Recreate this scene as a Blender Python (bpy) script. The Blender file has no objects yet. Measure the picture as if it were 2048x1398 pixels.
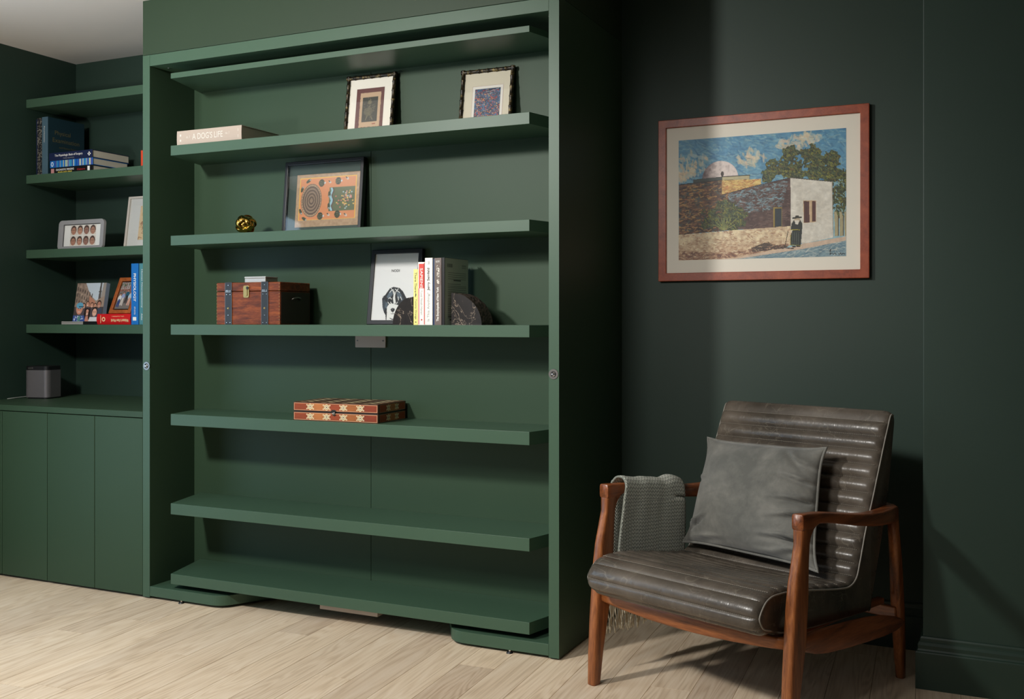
import bpy, bmesh, math, random
import numpy as np
from mathutils import Vector, Matrix
random.seed(7)
PI = math.pi
S = bpy.context.scene
COL = S.collection

# ------------------------------------------------------------------ camera
TH = math.atan(966 / 2059.0)
cd = bpy.data.cameras.new('camera'); cam = bpy.data.objects.new('camera', cd); COL.objects.link(cam)
cam.location = (0, 0, 1.1); cam.rotation_euler = (PI / 2, 0, TH)
cd.sensor_width = 36.0; cd.lens = 36.0 * 2059 / 2048; cd.shift_y = -57.4 / 2048
cd.clip_start = 0.05
S.camera = cam

# ------------------------------------------------------------------ world, lights, exposure
S.view_settings.view_transform = 'Standard'; S.view_settings.look = 'None'
S.view_settings.exposure = 0.0; S.view_settings.gamma = 1.0
try: S.view_settings.use_curve_mapping = False
except Exception: pass
w = bpy.data.worlds.new('world'); S.world = w; w.use_nodes = True
w.node_tree.nodes['Background'].inputs[0].default_value = (0.80, 0.90, 1.0, 1)
w.node_tree.nodes['Background'].inputs[1].default_value = 0.02

def point_light(name, loc, energy, radius, color):
    l = bpy.data.lights.new(name, 'POINT'); l.energy = energy; l.shadow_soft_size = radius; l.color = color
    o = bpy.data.objects.new(name, l); COL.objects.link(o); o.location = loc
    return o
def area_light(name, loc, rot, energy, sx, sy, color):
    l = bpy.data.lights.new(name, 'AREA'); l.energy = energy; l.shape = 'RECTANGLE'; l.size = sx; l.size_y = sy; l.color = color
    o = bpy.data.objects.new(name, l); COL.objects.link(o); o.location = loc; o.rotation_euler = rot
    return o
# the ceiling lamp that casts the shelf shadows, and daylight from the glazed doors behind the camera
lamp = bpy.data.lights.new('lamp_light', 'SPOT'); lamp.energy = 245; lamp.shadow_soft_size = 0.115; lamp.color = (1.0, 0.975, 0.93)
lamp.spot_size = math.radians(132); lamp.spot_blend = 1.0
lo = bpy.data.objects.new('lamp_light', lamp); COL.objects.link(lo); lo.location = (-2.63, 0.80, 2.26)
lo.rotation_euler = (Vector((-2.05, 3.1, 0.62)) - Vector(lo.location)).to_track_quat('-Z', 'Y').to_euler()
def spot(name, loc, aim, energy, cone, radius, color):
    l = bpy.data.lights.new(name, 'SPOT'); l.energy = energy; l.shadow_soft_size = radius; l.color = color
    l.spot_size = math.radians(cone); l.spot_blend = 1.0
    o = bpy.data.objects.new(name, l); COL.objects.link(o); o.location = loc
    o.rotation_euler = (Vector(aim) - Vector(loc)).to_track_quat('-Z', 'Y').to_euler(); return o
spot('alcove_lamp_light', (-1.48, 0.45, 2.25), (-1.08, 3.30, 0.85), 180, 55, 0.34, (1.0, 0.98, 0.94))
spot('ceiling_fill_light', (-3.3, 1.2, 1.35), (-3.3, 1.9, 2.37), 95, 120, 0.12, (1.0, 0.97, 0.93))  # unseen fill added to brighten the ceiling, not a known fixture
area_light('window_light', (-3.3, -1.9, 1.10), (PI / 2, 0, 0), 6.5, 1.4, 2.1, (0.92, 0.96, 1.0))
area_light('side_window_light', (-4.05, 1.75, 1.15), (PI / 2, 0, -PI / 2), 21, 1.2, 2.0, (0.55, 0.77, 1.0))

# ------------------------------------------------------------------ helpers
def lin(c):
    return tuple((x / 12.92 if x <= 0.04045 else ((x + 0.055) / 1.055) ** 2.4) for x in c)
def rgb(r, g, b): return lin((r / 255.0, g / 255.0, b / 255.0)) + (1.0,)

def tag(o, label=None, cat=None, group=None, kind=None):
    if label: o['label'] = label
    if cat: o['category'] = cat
    if group: o['group'] = group
    if kind: o['kind'] = kind
    return o
def thing(name, label, cat, loc=(0, 0, 0), rot=(0, 0, 0), group=None):
    o = bpy.data.objects.new(name, None); COL.objects.link(o); o.location = loc; o.rotation_euler = rot
    o.empty_display_size = 0.05
    return tag(o, label, cat, group)
def obj(name, bm, mat, parent=None, smooth=False, bev=0.0, seg=2, angle=35):
    me = bpy.data.meshes.new(name)
    bmesh.ops.recalc_face_normals(bm, faces=bm.faces)
    bm.to_mesh(me); bm.free()
    for m in (mat if isinstance(mat, (list, tuple)) else [mat]): me.materials.append(m)
    o = bpy.data.objects.new(name, me); COL.objects.link(o)
    if parent: o.parent = parent
    if smooth:
        for p in me.polygons: p.use_smooth = True
    if bev > 0:
        md = o.modifiers.new('bev', 'BEVEL'); md.width = bev; md.segments = seg; md.limit_method = 'ANGLE'
        md.angle_limit = math.radians(angle); md.harden_normals = False
    return o
def part(name, bm, mat, parent, label=None, **k):
    o = obj(name, bm, mat, parent, **k)
    if label: o['label'] = label
    return o
def box(bm, x0, x1, y0, y1, z0, z1, mi=0, M=None):
    vs = [Vector((x, y, z)) for x in (x0, x1) for y in (y0, y1) for z in (z0, z1)]
    if M: vs = [M @ v for v in vs]
    v = [bm.verts.new(p) for p in vs]
    for f in ((0, 1, 3, 2), (4, 6, 7, 5), (0, 4, 5, 1), (2, 3, 7, 6), (0, 2, 6, 4), (1, 5, 7, 3)):
        bm.faces.new([v[i] for i in f]).material_index = mi
def bx(*a, **k):
    bm = bmesh.new(); box(bm, *a, **k); return bm
def prism(bm, pts, a0, a1, axis='y', mi=0):
    """extrude a 2D outline: axis y -> pts are (x,z); axis z -> (x,y); axis x -> (y,z)"""
    def P(p, a):
        return {'y': (p[0], a, p[1]), 'z': (p[0], p[1], a), 'x': (a, p[0], p[1])}[axis]
    A = [bm.verts.new(P(p, a0)) for p in pts]; B = [bm.verts.new(P(p, a1)) for p in pts]
    n = len(pts)
    bm.faces.new(A).material_index = mi; bm.faces.new(B[::-1]).material_index = mi
    for i in range(n):
        bm.faces.new((A[i], B[i], B[(i + 1) % n], A[(i + 1) % n])).material_index = mi
def cyl(bm, c, r, h, axis='z', n=24, r2=None, mi=0):
    r2 = r if r2 is None else r2
    A, B = [], []
    for i in range(n):
        a = 2 * PI * i / n; ca, sa = math.cos(a), math.sin(a)
        def P(rr, t):
            return {'z': (c[0] + rr * ca, c[1] + rr * sa, c[2] + t), 'y': (c[0] + rr * ca, c[1] + t, c[2] + rr * sa),
                    'x': (c[0] + t, c[1] + rr * ca, c[2] + rr * sa)}[axis]
        A.append(bm.verts.new(P(r, 0))); B.append(bm.verts.new(P(r2, h)))
    bm.faces.new(A).material_index = mi; bm.faces.new(B[::-1]).material_index = mi
    for i in range(n):
        bm.faces.new((A[i], B[i], B[(i + 1) % n], A[(i + 1) % n])).material_index = mi
def tube(bm, pts, r, n=8, closed=False, taper=None):
    pts = [Vector(p) for p in pts]; m = len(pts); rings = []
    up = None
    for i, p in enumerate(pts):
        a = pts[(i - 1) % m] if (closed or i > 0) else p
        b = pts[(i + 1) % m] if (closed or i < m - 1) else p
        d = (b - a).normalized()
        if up is None:
            up = Vector((0, 0, 1)) if abs(d.z) < 0.9 else Vector((1, 0, 0))
        s = d.cross(up)
        if s.length < 1e-5: s = d.cross(Vector((0, 1, 0)))
        s.normalize(); up = s.cross(d).normalized()
        rr = r * (taper[i] if taper else 1)
        rings.append([bm.verts.new(p + s * rr * math.cos(2 * PI * k / n) + up * rr * math.sin(2 * PI * k / n)) for k in range(n)])
    for i in range(m if closed else m - 1):
        A, B = rings[i], rings[(i + 1) % m]
        for k in range(n): bm.faces.new((A[k], A[(k + 1) % n], B[(k + 1) % n], B[k]))
    if not closed:
        bm.faces.new(rings[0][::-1]); bm.faces.new(rings[-1])
def loft(bm, secs, n=20, e=4.0):
    """secs: (centre, half-vector a, half-vector b); superellipse sections joined"""
    rings = []
    for c, a, b in secs:
        c, a, b = Vector(c), Vector(a), Vector(b); R = []
        for k in range(n):
            t = 2 * PI * (k + .5) / n; ct, st = math.cos(t), math.sin(t)
            R.append(bm.verts.new(c + a * math.copysign(abs(ct) ** (2 / e), ct) + b * math.copysign(abs(st) ** (2 / e), st)))
        rings.append(R)
    for A, B in zip(rings, rings[1:]):
        for k in range(n): bm.faces.new((A[k], A[(k + 1) % n], B[(k + 1) % n], B[k]))
    bm.faces.new(rings[0][::-1]); bm.faces.new(rings[-1])

# ------------------------------------------------------------------ materials
def mat(name, col, rough=0.5, metal=0.0, spec=0.5, coat=0.0):
    m = bpy.data.materials.new(name); m.use_nodes = True
    b = m.node_tree.nodes['Principled BSDF']
    b.inputs['Base Color'].default_value = col; b.inputs['Roughness'].default_value = rough
    b.inputs['Metallic'].default_value = metal; b.inputs['Specular IOR Level'].default_value = spec
    b.inputs['Coat Weight'].default_value = coat
    return m
class NT:
    def __init__(s, m):
        s.m = m; s.t = m.node_tree; s.b = s.t.nodes['Principled BSDF']
    def n(s, ty, **k):
        nd = s.t.nodes.new(ty)
        for a, v in k.items():
            if a in ('ins',):
                for q, z in v.items(): nd.inputs[q].default_value = z
            else: setattr(nd, a, v)
        return nd
    def l(s, a, b): s.t.links.new(a, b)
    def coord(s, kind='Object', scale=(1, 1, 1), rot=(0, 0, 0), loc=(0, 0, 0)):
        tc = s.n('ShaderNodeTexCoord'); mp = s.n('ShaderNodeMapping')
        mp.inputs['Scale'].default_value = scale; mp.inputs['Rotation'].default_value = rot; mp.inputs['Location'].default_value = loc
        s.l(tc.outputs[kind], mp.inputs['Vector']); return mp.outputs[0]
    def noise(s, vec, scale, detail=4, rough=0.5, dist=0.0):
        nd = s.n('ShaderNodeTexNoise'); nd.inputs['Scale'].default_value = scale; nd.inputs['Detail'].default_value = detail
        nd.inputs['Roughness'].default_value = rough; nd.inputs['Distortion'].default_value = dist
        s.l(vec, nd.inputs['Vector']); return nd.outputs['Fac']
    def ramp(s, fac, stops):
        r = s.n('ShaderNodeValToRGB'); e = r.color_ramp.elements
        while len(e) < len(stops): e.new(0.5)
        for i, (p, c) in enumerate(stops): e[i].position = p; e[i].color = c
        s.l(fac, r.inputs[0]); return r.outputs[0]
    def bump(s, h, strength=0.2, dist=0.001):
        b = s.n('ShaderNodeBump'); b.inputs['Strength'].default_value = strength; b.inputs['Distance'].default_value = dist
        s.l(h, b.inputs['Height']); s.l(b.outputs[0], s.b.inputs['Normal']); return b
    def math(s, op, a, b=None, c=None):
        nd = s.n('ShaderNodeMath'); nd.operation = op
        for i, x in enumerate((a, b, c)):
            if x is None: continue
            if hasattr(x, 'node'): s.l(x, nd.inputs[i])
            else: nd.inputs[i].default_value = x
        return nd.outputs[0]
    def mix(s, fac, a, b, mode='MIX'):
        nd = s.n('ShaderNodeMix'); nd.data_type = 'RGBA'; nd.blend_type = mode
        for k, x in ((0, fac), (6, a), (7, b)):
            if hasattr(x, 'node'): s.l(x, nd.inputs[k])
            else: nd.inputs[k].default_value = x
        return nd.outputs[2]
    def sep(s, v):
        nd = s.n('ShaderNodeSeparateXYZ'); s.l(v, nd.inputs[0]); return nd.outputs

def paint(name, col, rough, var=0.06, brush=0.08, spec=0.5):
    m = mat(name, col, rough, spec=spec); t = NT(m); v = t.coord('Object')
    f = t.noise(v, 1.7, 3)
    c2 = tuple(x * (1 + var) for x in col[:3]) + (1,); c1 = tuple(x * (1 - var) for x in col[:3]) + (1,)
    t.l(t.ramp(f, [(0.3, c1), (0.7, c2)]), t.b.inputs['Base Color'])
    t.bump(t.noise(t.coord('Object', (1, 1, 1)), 700, 2), brush, 0.0006)
    return m
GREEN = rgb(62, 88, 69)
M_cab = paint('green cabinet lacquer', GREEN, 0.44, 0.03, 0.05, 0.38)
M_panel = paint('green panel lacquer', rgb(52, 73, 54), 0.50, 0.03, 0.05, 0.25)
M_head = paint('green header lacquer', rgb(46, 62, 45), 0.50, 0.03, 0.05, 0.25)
M_wall = paint('dark green wall paint', rgb(34, 55, 45), 0.55, 0.05, 0.16)
M_trim = paint('green gloss trim paint', rgb(36, 55, 46), 0.36, 0.04, 0.05)
M_ceil = paint('white ceiling paint', rgb(226, 220, 212), 0.7, 0.02, 0.1)
M_dark = mat('dark plinth', rgb(30, 36, 32), 0.6)
M_black = mat('black', rgb(18, 18, 20), 0.45)
M_bframe = mat('black lacquered wood', rgb(22, 23, 26), 0.38)
M_steel = mat('brushed steel', rgb(138, 134, 130), 0.32, 1.0)
M_chrome = mat('chrome', rgb(220, 218, 215), 0.15, 1.0)
M_alu = mat('aluminium plate', rgb(176, 164, 152), 0.5, 0.2)
M_brass = mat('old brass', rgb(176, 150, 96), 0.35, 0.9)
M_gold = mat('polished gold', rgb(205, 165, 78), 0.14, 1.0)
M_white = mat('white', rgb(226, 224, 218), 0.55)
M_page = mat('paper pages', rgb(216, 208, 190), 0.8)
def glass():
    m = bpy.data.materials.new('picture glass'); m.use_nodes = True; t = m.node_tree; t.nodes.clear()
    o = t.nodes.new('ShaderNodeOutputMaterial'); mx = t.nodes.new('ShaderNodeMixShader'); tr = t.nodes.new('ShaderNodeBsdfTransparent')
    g = t.nodes.new('ShaderNodeBsdfGlossy'); g.inputs['Roughness'].default_value = 0.04; f = t.nodes.new('ShaderNodeLayerWeight'); f.inputs[0].default_value = 0.5
    pw = t.nodes.new('ShaderNodeMath'); pw.operation = 'POWER'; pw.inputs[1].default_value = 5.0; t.links.new(f.outputs['Facing'], pw.inputs[0])
    ma = t.nodes.new('ShaderNodeMath'); ma.operation = 'MULTIPLY_ADD'; ma.inputs[1].default_value = 0.94; ma.inputs[2].default_value = 0.05; t.links.new(pw.outputs[0], ma.inputs[0])
    t.links.new(ma.outputs[0], mx.inputs[0]); t.links.new(tr.outputs[0], mx.inputs[1]); t.links.new(g.outputs[0], mx.inputs[2]); t.links.new(mx.outputs[0], o.inputs[0])
    return m
M_glass = glass()
def wood(name, c1, c2, c3, rough=0.35, scale=(1, 1, 1), ns=6.0, coord='Object', rot=(0, 0, 0), spec=0.5):
    m = mat(name, c1, rough, spec=spec); t = NT(m); v = t.coord(coord, scale, rot)
    a = t.noise(v, ns, 8, 0.6, 0.7); b = t.noise(v, ns * 7, 4, 0.6, 0.3)
    f = t.math('ADD', t.math('MULTIPLY', a, 0.7), t.math('MULTIPLY', b, 0.3))
    t.l(t.ramp(f, [(0.33, c1), (0.5, c2), (0.66, c3)]), t.b.inputs['Base Color'])
    t.bump(b, 0.08, 0.001); return m
M_walnut = wood('oiled teak', rgb(78, 40, 20), rgb(140, 82, 44), rgb(176, 110, 62), 0.33, (11, 11, 1.0), 3.6)
M_walnut_h = wood('oiled teak along', rgb(70, 35, 18), rgb(124, 68, 36), rgb(156, 90, 50), 0.33, (11, 1.0, 11), 3.6)
M_walnut_x = wood('oiled teak across', rgb(82, 42, 20), rgb(142, 82, 42), rgb(176, 108, 58), 0.33, (1.0, 11, 11), 3.6)
M_cherry = wood('cherry frame', rgb(118, 48, 24), rgb(150, 66, 36), rgb(168, 80, 46), 0.34, (3, 3, 3), 8)
M_trunk = wood('red stained trunk boards', rgb(54, 22, 8), rgb(112, 52, 20), rgb(154, 80, 32), 0.42, (1.2, 6, 9), 7, spec=0.3)
M_oak2 = wood('orange oak frame', rgb(120, 58, 22), rgb(160, 84, 36), rgb(180, 100, 48), 0.45, (4, 4, 4), 10)

def vcol_mat(name, rough=0.6, spec=0.4, bumpy=0.0):
    m = mat(name, (1, 1, 1, 1), rough, spec=spec); t = NT(m)
    a = t.n('ShaderNodeVertexColor'); a.layer_name = 'paint'; t.l(a.outputs[0], t.b.inputs['Base Color'])
    if bumpy: t.bump(a.outputs[0], bumpy, 0.002)
    return m
M_print = vcol_mat('printed picture', 0.55)
M_oil = vcol_mat('oil painting', 0.45, 0.4, 0.35)

# ------------------------------------------------------------------ picture painting into vertex colours
def vnoise(w, h, fx, fy, seed, octs=4):
    rs = np.random.RandomState(seed); out = np.zeros((h, w)); amp = 1; tot = 0
    for o in range(octs):
        nx, ny = max(2, int(fx * 2 ** o) + 2), max(2, int(fy * 2 ** o) + 2); g = rs.rand(ny, nx)
        X = np.linspace(0, nx - 1.001, w); Y = np.linspace(0, ny - 1.001, h)
        xi = X.astype(int); yi = Y.astype(int); fxx = X - xi; fyy = Y - yi
        fxx = fxx * fxx * (3 - 2 * fxx); fyy = fyy * fyy * (3 - 2 * fyy)
        a = g[np.ix_(yi, xi)]; b = g[np.ix_(yi, xi + 1)]; c = g[np.ix_(yi + 1, xi)]; d = g[np.ix_(yi + 1, xi + 1)]
        out += amp * ((a * (1 - fxx) + b * fxx) * (1 - fyy)[:, None] + (c * (1 - fxx) + d * fxx) * fyy[:, None]); tot += amp; amp *= 0.55
    return out / tot
class Canvas:
    def __init__(s, w, h, bg=(255, 255, 255)):
        s.w, s.h = w, h; s.a = np.zeros((h, w, 3)); s.a[:] = np.array(bg) / 255.0
        s.X, s.Y = np.meshgrid((np.arange(w) + .5) / w, (np.arange(h) + .5) / h)
        s.asp = w / h
    def put(s, mask, c, alpha=1.0):
        m = mask.astype(float) * alpha; s.a = s.a * (1 - m[..., None]) + m[..., None] * (np.array(c) / 255.0 if not isinstance(c, np.ndarray) else c)
    def ell(s, cx, cy, rx, ry, c, rot=0, alpha=1.0):
        dx = (s.X - cx) * s.asp; dy = s.Y - cy; ca, sa = math.cos(rot), math.sin(rot)
        u = (dx * ca + dy * sa) / (rx * s.asp); v = (-dx * sa + dy * ca) / ry
        m = (u * u + v * v) < 1; s.put(m, c, alpha); return m
    def mpoly(s, pts):
        m = np.zeros(s.X.shape, bool); n = len(pts)
        for i in range(n):
            x0, y0 = pts[i]; x1, y1 = pts[(i + 1) % n]
            if y0 == y1: continue
            c = ((y0 > s.Y) != (y1 > s.Y)) & (s.X < (x1 - x0) * (s.Y - y0) / (y1 - y0) + x0); m ^= c
        return m
    def poly(s, pts, c, alpha=1.0): s.put(s.mpoly(pts), c, alpha)
    def rect(s, x0, y0, x1, y1, c, alpha=1.0): s.put((s.X >= x0) & (s.X < x1) & (s.Y >= y0) & (s.Y < y1), c, alpha)
    def line(s, pts, wd, c, alpha=1.0):
        for (x0, y0), (x1, y1) in zip(pts, pts[1:]):
            dx, dy = (x1 - x0) * s.asp, y1 - y0; L = dx * dx + dy * dy + 1e-12
            t = np.clip(((s.X - x0) * s.asp * dx + (s.Y - y0) * dy) / L, 0, 1)
            d = np.hypot((s.X - x0) * s.asp - t * dx, s.Y - y0 - t * dy); s.put(d < wd / 2, c, alpha)
    def blend(s, mask, c1, c2, f):
        f = np.clip(f, 0, 1)[..., None]; col = np.array(c1) / 255.0 * (1 - f) + np.array(c2) / 255.0 * f
        m = mask.astype(float)[..., None]; s.a = s.a * (1 - m) + col * m
    def mesh(s, name, W, H, m, parent, loc=(0, 0, 0), M=None, mirror=False):
        """a flat grid facing -Y, W x H metres, lower left corner at loc; M overrides orientation"""
        w, h = s.w, s.h
        xs = np.linspace(0, W, w); zs = np.linspace(H, 0, h); XX, ZZ = np.meshgrid(xs, zs)
        co = np.stack([XX.ravel(), np.zeros(w * h), ZZ.ravel()], 1)
        if M is not None:
            R = np.array(M.to_3x3()); T = np.array(M.translation); co = co @ R.T + T
        else: co = co + np.array(loc)
        idx = np.arange(w * h).reshape(h, w)
        f = np.stack([idx[1:, :-1], idx[1:, 1:], idx[:-1, 1:], idx[:-1, :-1]], -1).reshape(-1, 4)
        me = bpy.data.meshes.new(name); nf = len(f)
        me.vertices.add(w * h); me.vertices.foreach_set('co', co.ravel())
        me.loops.add(nf * 4); me.loops.foreach_set('vertex_index', f.ravel().astype(np.int32))
        me.polygons.add(nf); me.polygons.foreach_set('loop_start', (np.arange(nf) * 4).astype(np.int32))
        me.update(calc_edges=True); me.validate()
        at = me.color_attributes.new('paint', 'FLOAT_COLOR', 'POINT')
        a = np.clip(s.a, 0, 1); a = np.where(a <= 0.04045, a / 12.92, ((a + 0.055) / 1.055) ** 2.4)
        at.data.foreach_set('color', np.concatenate([a.reshape(-1, 3), np.ones((w * h, 1))], 1).ravel())
        me.materials.append(m)
        o = bpy.data.objects.new(name, me); COL.objects.link(o)
        if parent: o.parent = parent
        return o

def text(string, m, parent, origin, read, up, width=None, height=None, size=0.02, bold=0.0, name='title'):
    """built-in font lettering centred on origin, reading along `read`, letter tops towards `up`"""
    cu = bpy.data.curves.new('t', 'FONT'); cu.body = string; cu.size = 1.0; cu.align_x = 'CENTER'; cu.align_y = 'CENTER'; cu.offset = bold * 1.3; cu.extrude = 0
    cu.resolution_u = 3
    to = bpy.data.objects.new('t', cu); COL.objects.link(to)
    bpy.context.view_layer.update()
    me = bpy.data.meshes.new_from_object(to.evaluated_get(bpy.context.evaluated_depsgraph_get()))
    bpy.data.objects.remove(to)
    xs = [v.co.x for v in me.vertices]; ys = [v.co.y for v in me.vertices]
    cx, cy = (min(xs) + max(xs)) / 2, (min(ys) + max(ys)) / 2
    sx = width / (max(xs) - min(xs)) if width else 1; sy = height / (max(ys) - min(ys)) if height else (sx if width else 1)
    if height and not width: sx = sy
    if not (height or width): sx = sy = size
    R, U = Vector(read).normalized(), Vector(up).normalized(); O = Vector(origin)
    for v in me.vertices: v.co = O + R * (v.co.x - cx) * sx + U * (v.co.y - cy) * sy
    me.materials.clear(); me.materials.append(m); me.name = name
    o = bpy.data.objects.new(name, me); COL.objects.link(o); o.parent = parent
    return o

# ================================================================== THE SETTING
Y0, YP, YW = 3.08, 3.33, 3.70        # joinery front, shelf back panel, room wall
XL, ZC = -4.122, 2.37
# floor: oak planks turned 3.1 degrees
def floor_mat():
    m = mat('pale oak boards', rgb(200, 176, 146), 0.42, spec=0.35); t = NT(m)
    a = t.n('ShaderNodeVertexColor'); a.layer_name = 'board'; s = t.n('ShaderNodeSeparateColor'); t.l(a.outputs[0], s.inputs[0])
    r1, r2 = s.outputs[0], s.outputs[1]
    tc = t.n('ShaderNodeTexCoord'); mp = t.n('ShaderNodeMapping'); mp.inputs['Rotation'].default_value = (0, 0, -math.radians(3.1))
    t.l(tc.outputs['Object'], mp.inputs['Vector'])
    cb = t.n('ShaderNodeCombineXYZ'); t.l(t.math('MULTIPLY', r1, 37.0), cb.inputs[0]); t.l(t.math('MULTIPLY', r2, 53.0), cb.inputs[1]); t.l(t.math('MULTIPLY', r1, 11.0), cb.inputs[2])
    ad = t.n('ShaderNodeVectorMath'); ad.operation = 'ADD'; t.l(mp.outputs[0], ad.inputs[0]); t.l(cb.outputs[0], ad.inputs[1])
    def sc(x, y):
        q = t.n('ShaderNodeVectorMath'); q.operation = 'MULTIPLY'; t.l(ad.outputs[0], q.inputs[0]); q.inputs[1].default_value = (x, y, 1); return q.outputs[0]
    fine = t.noise(sc(90, 2.2), 1.6, 5, 0.65, 0.2)
    big = t.noise(sc(9, 0.9), 1.0, 2, 0.5, 0.4)
    rings = t.math('SINE', t.math('MULTIPLY', big, 95.0))
    rings = t.math('MULTIPLY_ADD', rings, 0.5, 0.5)
    cloud = t.noise(sc(3, 1.2), 1.3, 3)
    g = t.math('ADD', t.math('MULTIPLY', fine, 0.62), t.math('MULTIPLY', rings, 0.16)); g = t.math('ADD', g, t.math('MULTIPLY', cloud, 0.28))
    col = t.ramp(g, [(0.30, rgb(198, 173, 146)), (0.5, rgb(228, 206, 179)), (0.72, rgb(240, 222, 199))])
    tone = t.ramp(r2, [(0.0, (0.80, 0.77, 0.75, 1)), (0.12, (0.93, 0.92, 0.90, 1)), (1.0, (1.03, 1.02, 0.99, 1))])
    col = t.mix(1.0, col, tone, 'MULTIPLY')
    vo = t.n('ShaderNodeTexVoronoi'); vo.inputs['Scale'].default_value = 1.0; t.l(sc(3.6, 1.9), vo.inputs['Vector'])
    kn = t.ramp(vo.outputs['Distance'], [(0.012, (0.14, 0.10, 0.08, 1)), (0.045, (1, 1, 1, 1))])
    col = t.mix(0.9, col, kn, 'MULTIPLY')
    t.l(col, t.b.inputs['Base Color'])
    t.l(t.math('MULTIPLY_ADD', g, 0.2, 0.36), t.b.inputs['Roughness'])
    t.bump(fine, 0.12, 0.0008); return m
M_floor = floor_mat()
def build_floor():
    ang = math.radians(3.1); W = 0.1235; gap = 0.0008
    ca, sa = math.cos(ang), math.sin(ang)
    # board coords (s across, t along): X = ox + s*ca - t*sa ; Y = oy + s*sa + t*ca, origin on a seam
    ox, oy = -1.430, 2.9
    def P(s, t): return (ox + s * ca - t * sa, oy + s * sa + t * ca)
    def inv(x, y): dx, dy = x - ox, y - oy; return dx * ca + dy * sa, -dx * sa + dy * ca
    known = [((-1.907 - 1.788) / 2, 2.645), ((-1.532 - 1.43) / 2, 2.919), ((-0.936 - .816) / 2, 2.987), ((-3.0 - 2.879) / 2, 2.638), ((-2.884 - 2.768) / 2, 2.84),
             ((-2.514 - 2.399) / 2, 2.605), ((-2.602 - 2.493) / 2, 2.216), ((-2.288 - 2.177) / 2, 2.952), ((-.49), 2.86)]
    J = {}
    for x, y in known:
        s, t = inv(x, y); J.setdefault(int(math.floor(s / W)), []).append(t)
    bm = bmesh.new(); lay = bm.loops.layers.float_color.new('board')
    for k in range(-26, 22):
        js = sorted(J.get(k, [])); rnd = random.Random(k * 13 + 5)
        t0 = js[0] if js else rnd.choice([-1, -0.9, 0.9, 1.0]) * rnd.uniform(0.6, 0.95)
        cuts = list(js) if js else [t0]
        while cuts[0] > -6: cuts.insert(0, cuts[0] - rnd.uniform(1.5, 1.9))
        while cuts[-1] < 1.4: cuts.append(cuts[-1] + rnd.uniform(1.3, 1.9))
        for a, b in zip(cuts, cuts[1:]):
            r = (rnd.random(), rnd.random(), rnd.random(), 1)
            s0, s1 = k * W + gap, (k + 1) * W - gap; a2, b2 = a + gap, b - gap
            top = [bm.verts.new((*P(s, t), 0)) for s, t in ((s0, a2), (s1, a2), (s1, b2), (s0, b2))]
            bot = [bm.verts.new((*P(s, t), -0.004)) for s, t in ((s0 - gap, a2 - gap), (s1 + gap, a2 - gap), (s1 + gap, b2 + gap), (s0 - gap, b2 + gap))]
            fs = [bm.faces.new(top)] + [bm.faces.new((top[i], bot[i], bot[(i + 1) % 4], top[(i + 1) % 4])) for i in range(4)]
            for f in fs:
                for l in f.loops: l[lay] = r
    o = obj('floor', bm, M_floor); o['kind'] = 'structure'
build_floor()
def struct(name, bm, m, **k): o = obj(name, bm, m, **k); o['kind'] = 'structure'; return o
struct('wall_left', bx(XL - 0.1, XL, -3.0, YW + 0.1, -0.01, ZC + 0.02), M_wall)
struct('wall_back', bx(XL, 1.6, YW, YW + 0.1, -0.01, ZC + 0.4), M_wall)
struct('ceiling', bx(XL - 0.1, 2.6, -3.0, YW + 0.1, ZC, ZC + 0.1), M_ceil)
struct('wall_right', bx(-0.196, 1.6, 3.322, YW, -0.01, ZC), M_wall, bev=0.003)
# the panelled front above the bookcase, up to the ceiling
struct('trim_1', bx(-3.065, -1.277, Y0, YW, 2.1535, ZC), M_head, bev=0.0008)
def baseboard(name, path, h=0.155):
    prof = [(0, 0), (0.020, 0), (0.020, 0.108), (0.0185, 0.112), (0.015, 0.114), (0.013, 0.119), (0.0135, 0.130), (0.011, 0.138), (0.007, 0.142), (0.0065, 0.149), (0.004, 0.154), (0, 0.155)]
    bm = bmesh.new(); rings = []
    n = len(path)
    for i, p in enumerate(path):
        d0 = (Vector(path[i]) - Vector(path[i - 1])).normalized() if i > 0 else (Vector(path[1]) - Vector(path[0])).normalized()
        d1 = (Vector(path[i + 1]) - Vector(path[i])).normalized() if i < n - 1 else d0
        n0 = Vector((d0.y, -d0.x)); n1 = Vector((d1.y, -d1.x)); b = (n0 + n1); b = b / b.dot(n0)
        rings.append([bm.verts.new((p[0] + b.x * q[0], p[1] + b.y * q[0], q[1])) for q in prof])
    for A, B in zip(rings, rings[1:]):
        for k in range(len(prof)): bm.faces.new((A[k], A[(k + 1) % len(prof)], B[(k + 1) % len(prof)], B[k]))
    bm.faces.new(rings[0]); bm.faces.new(rings[-1][::-1])
    return struct(name, bm, M_trim)
baseboard('baseboard_back', [(-1.277, YW), (-0.2165, YW)])
baseboard('baseboard_right', [(-0.196, 3.678), (-0.196, 3.322), (1.6, 3.322)])

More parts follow.
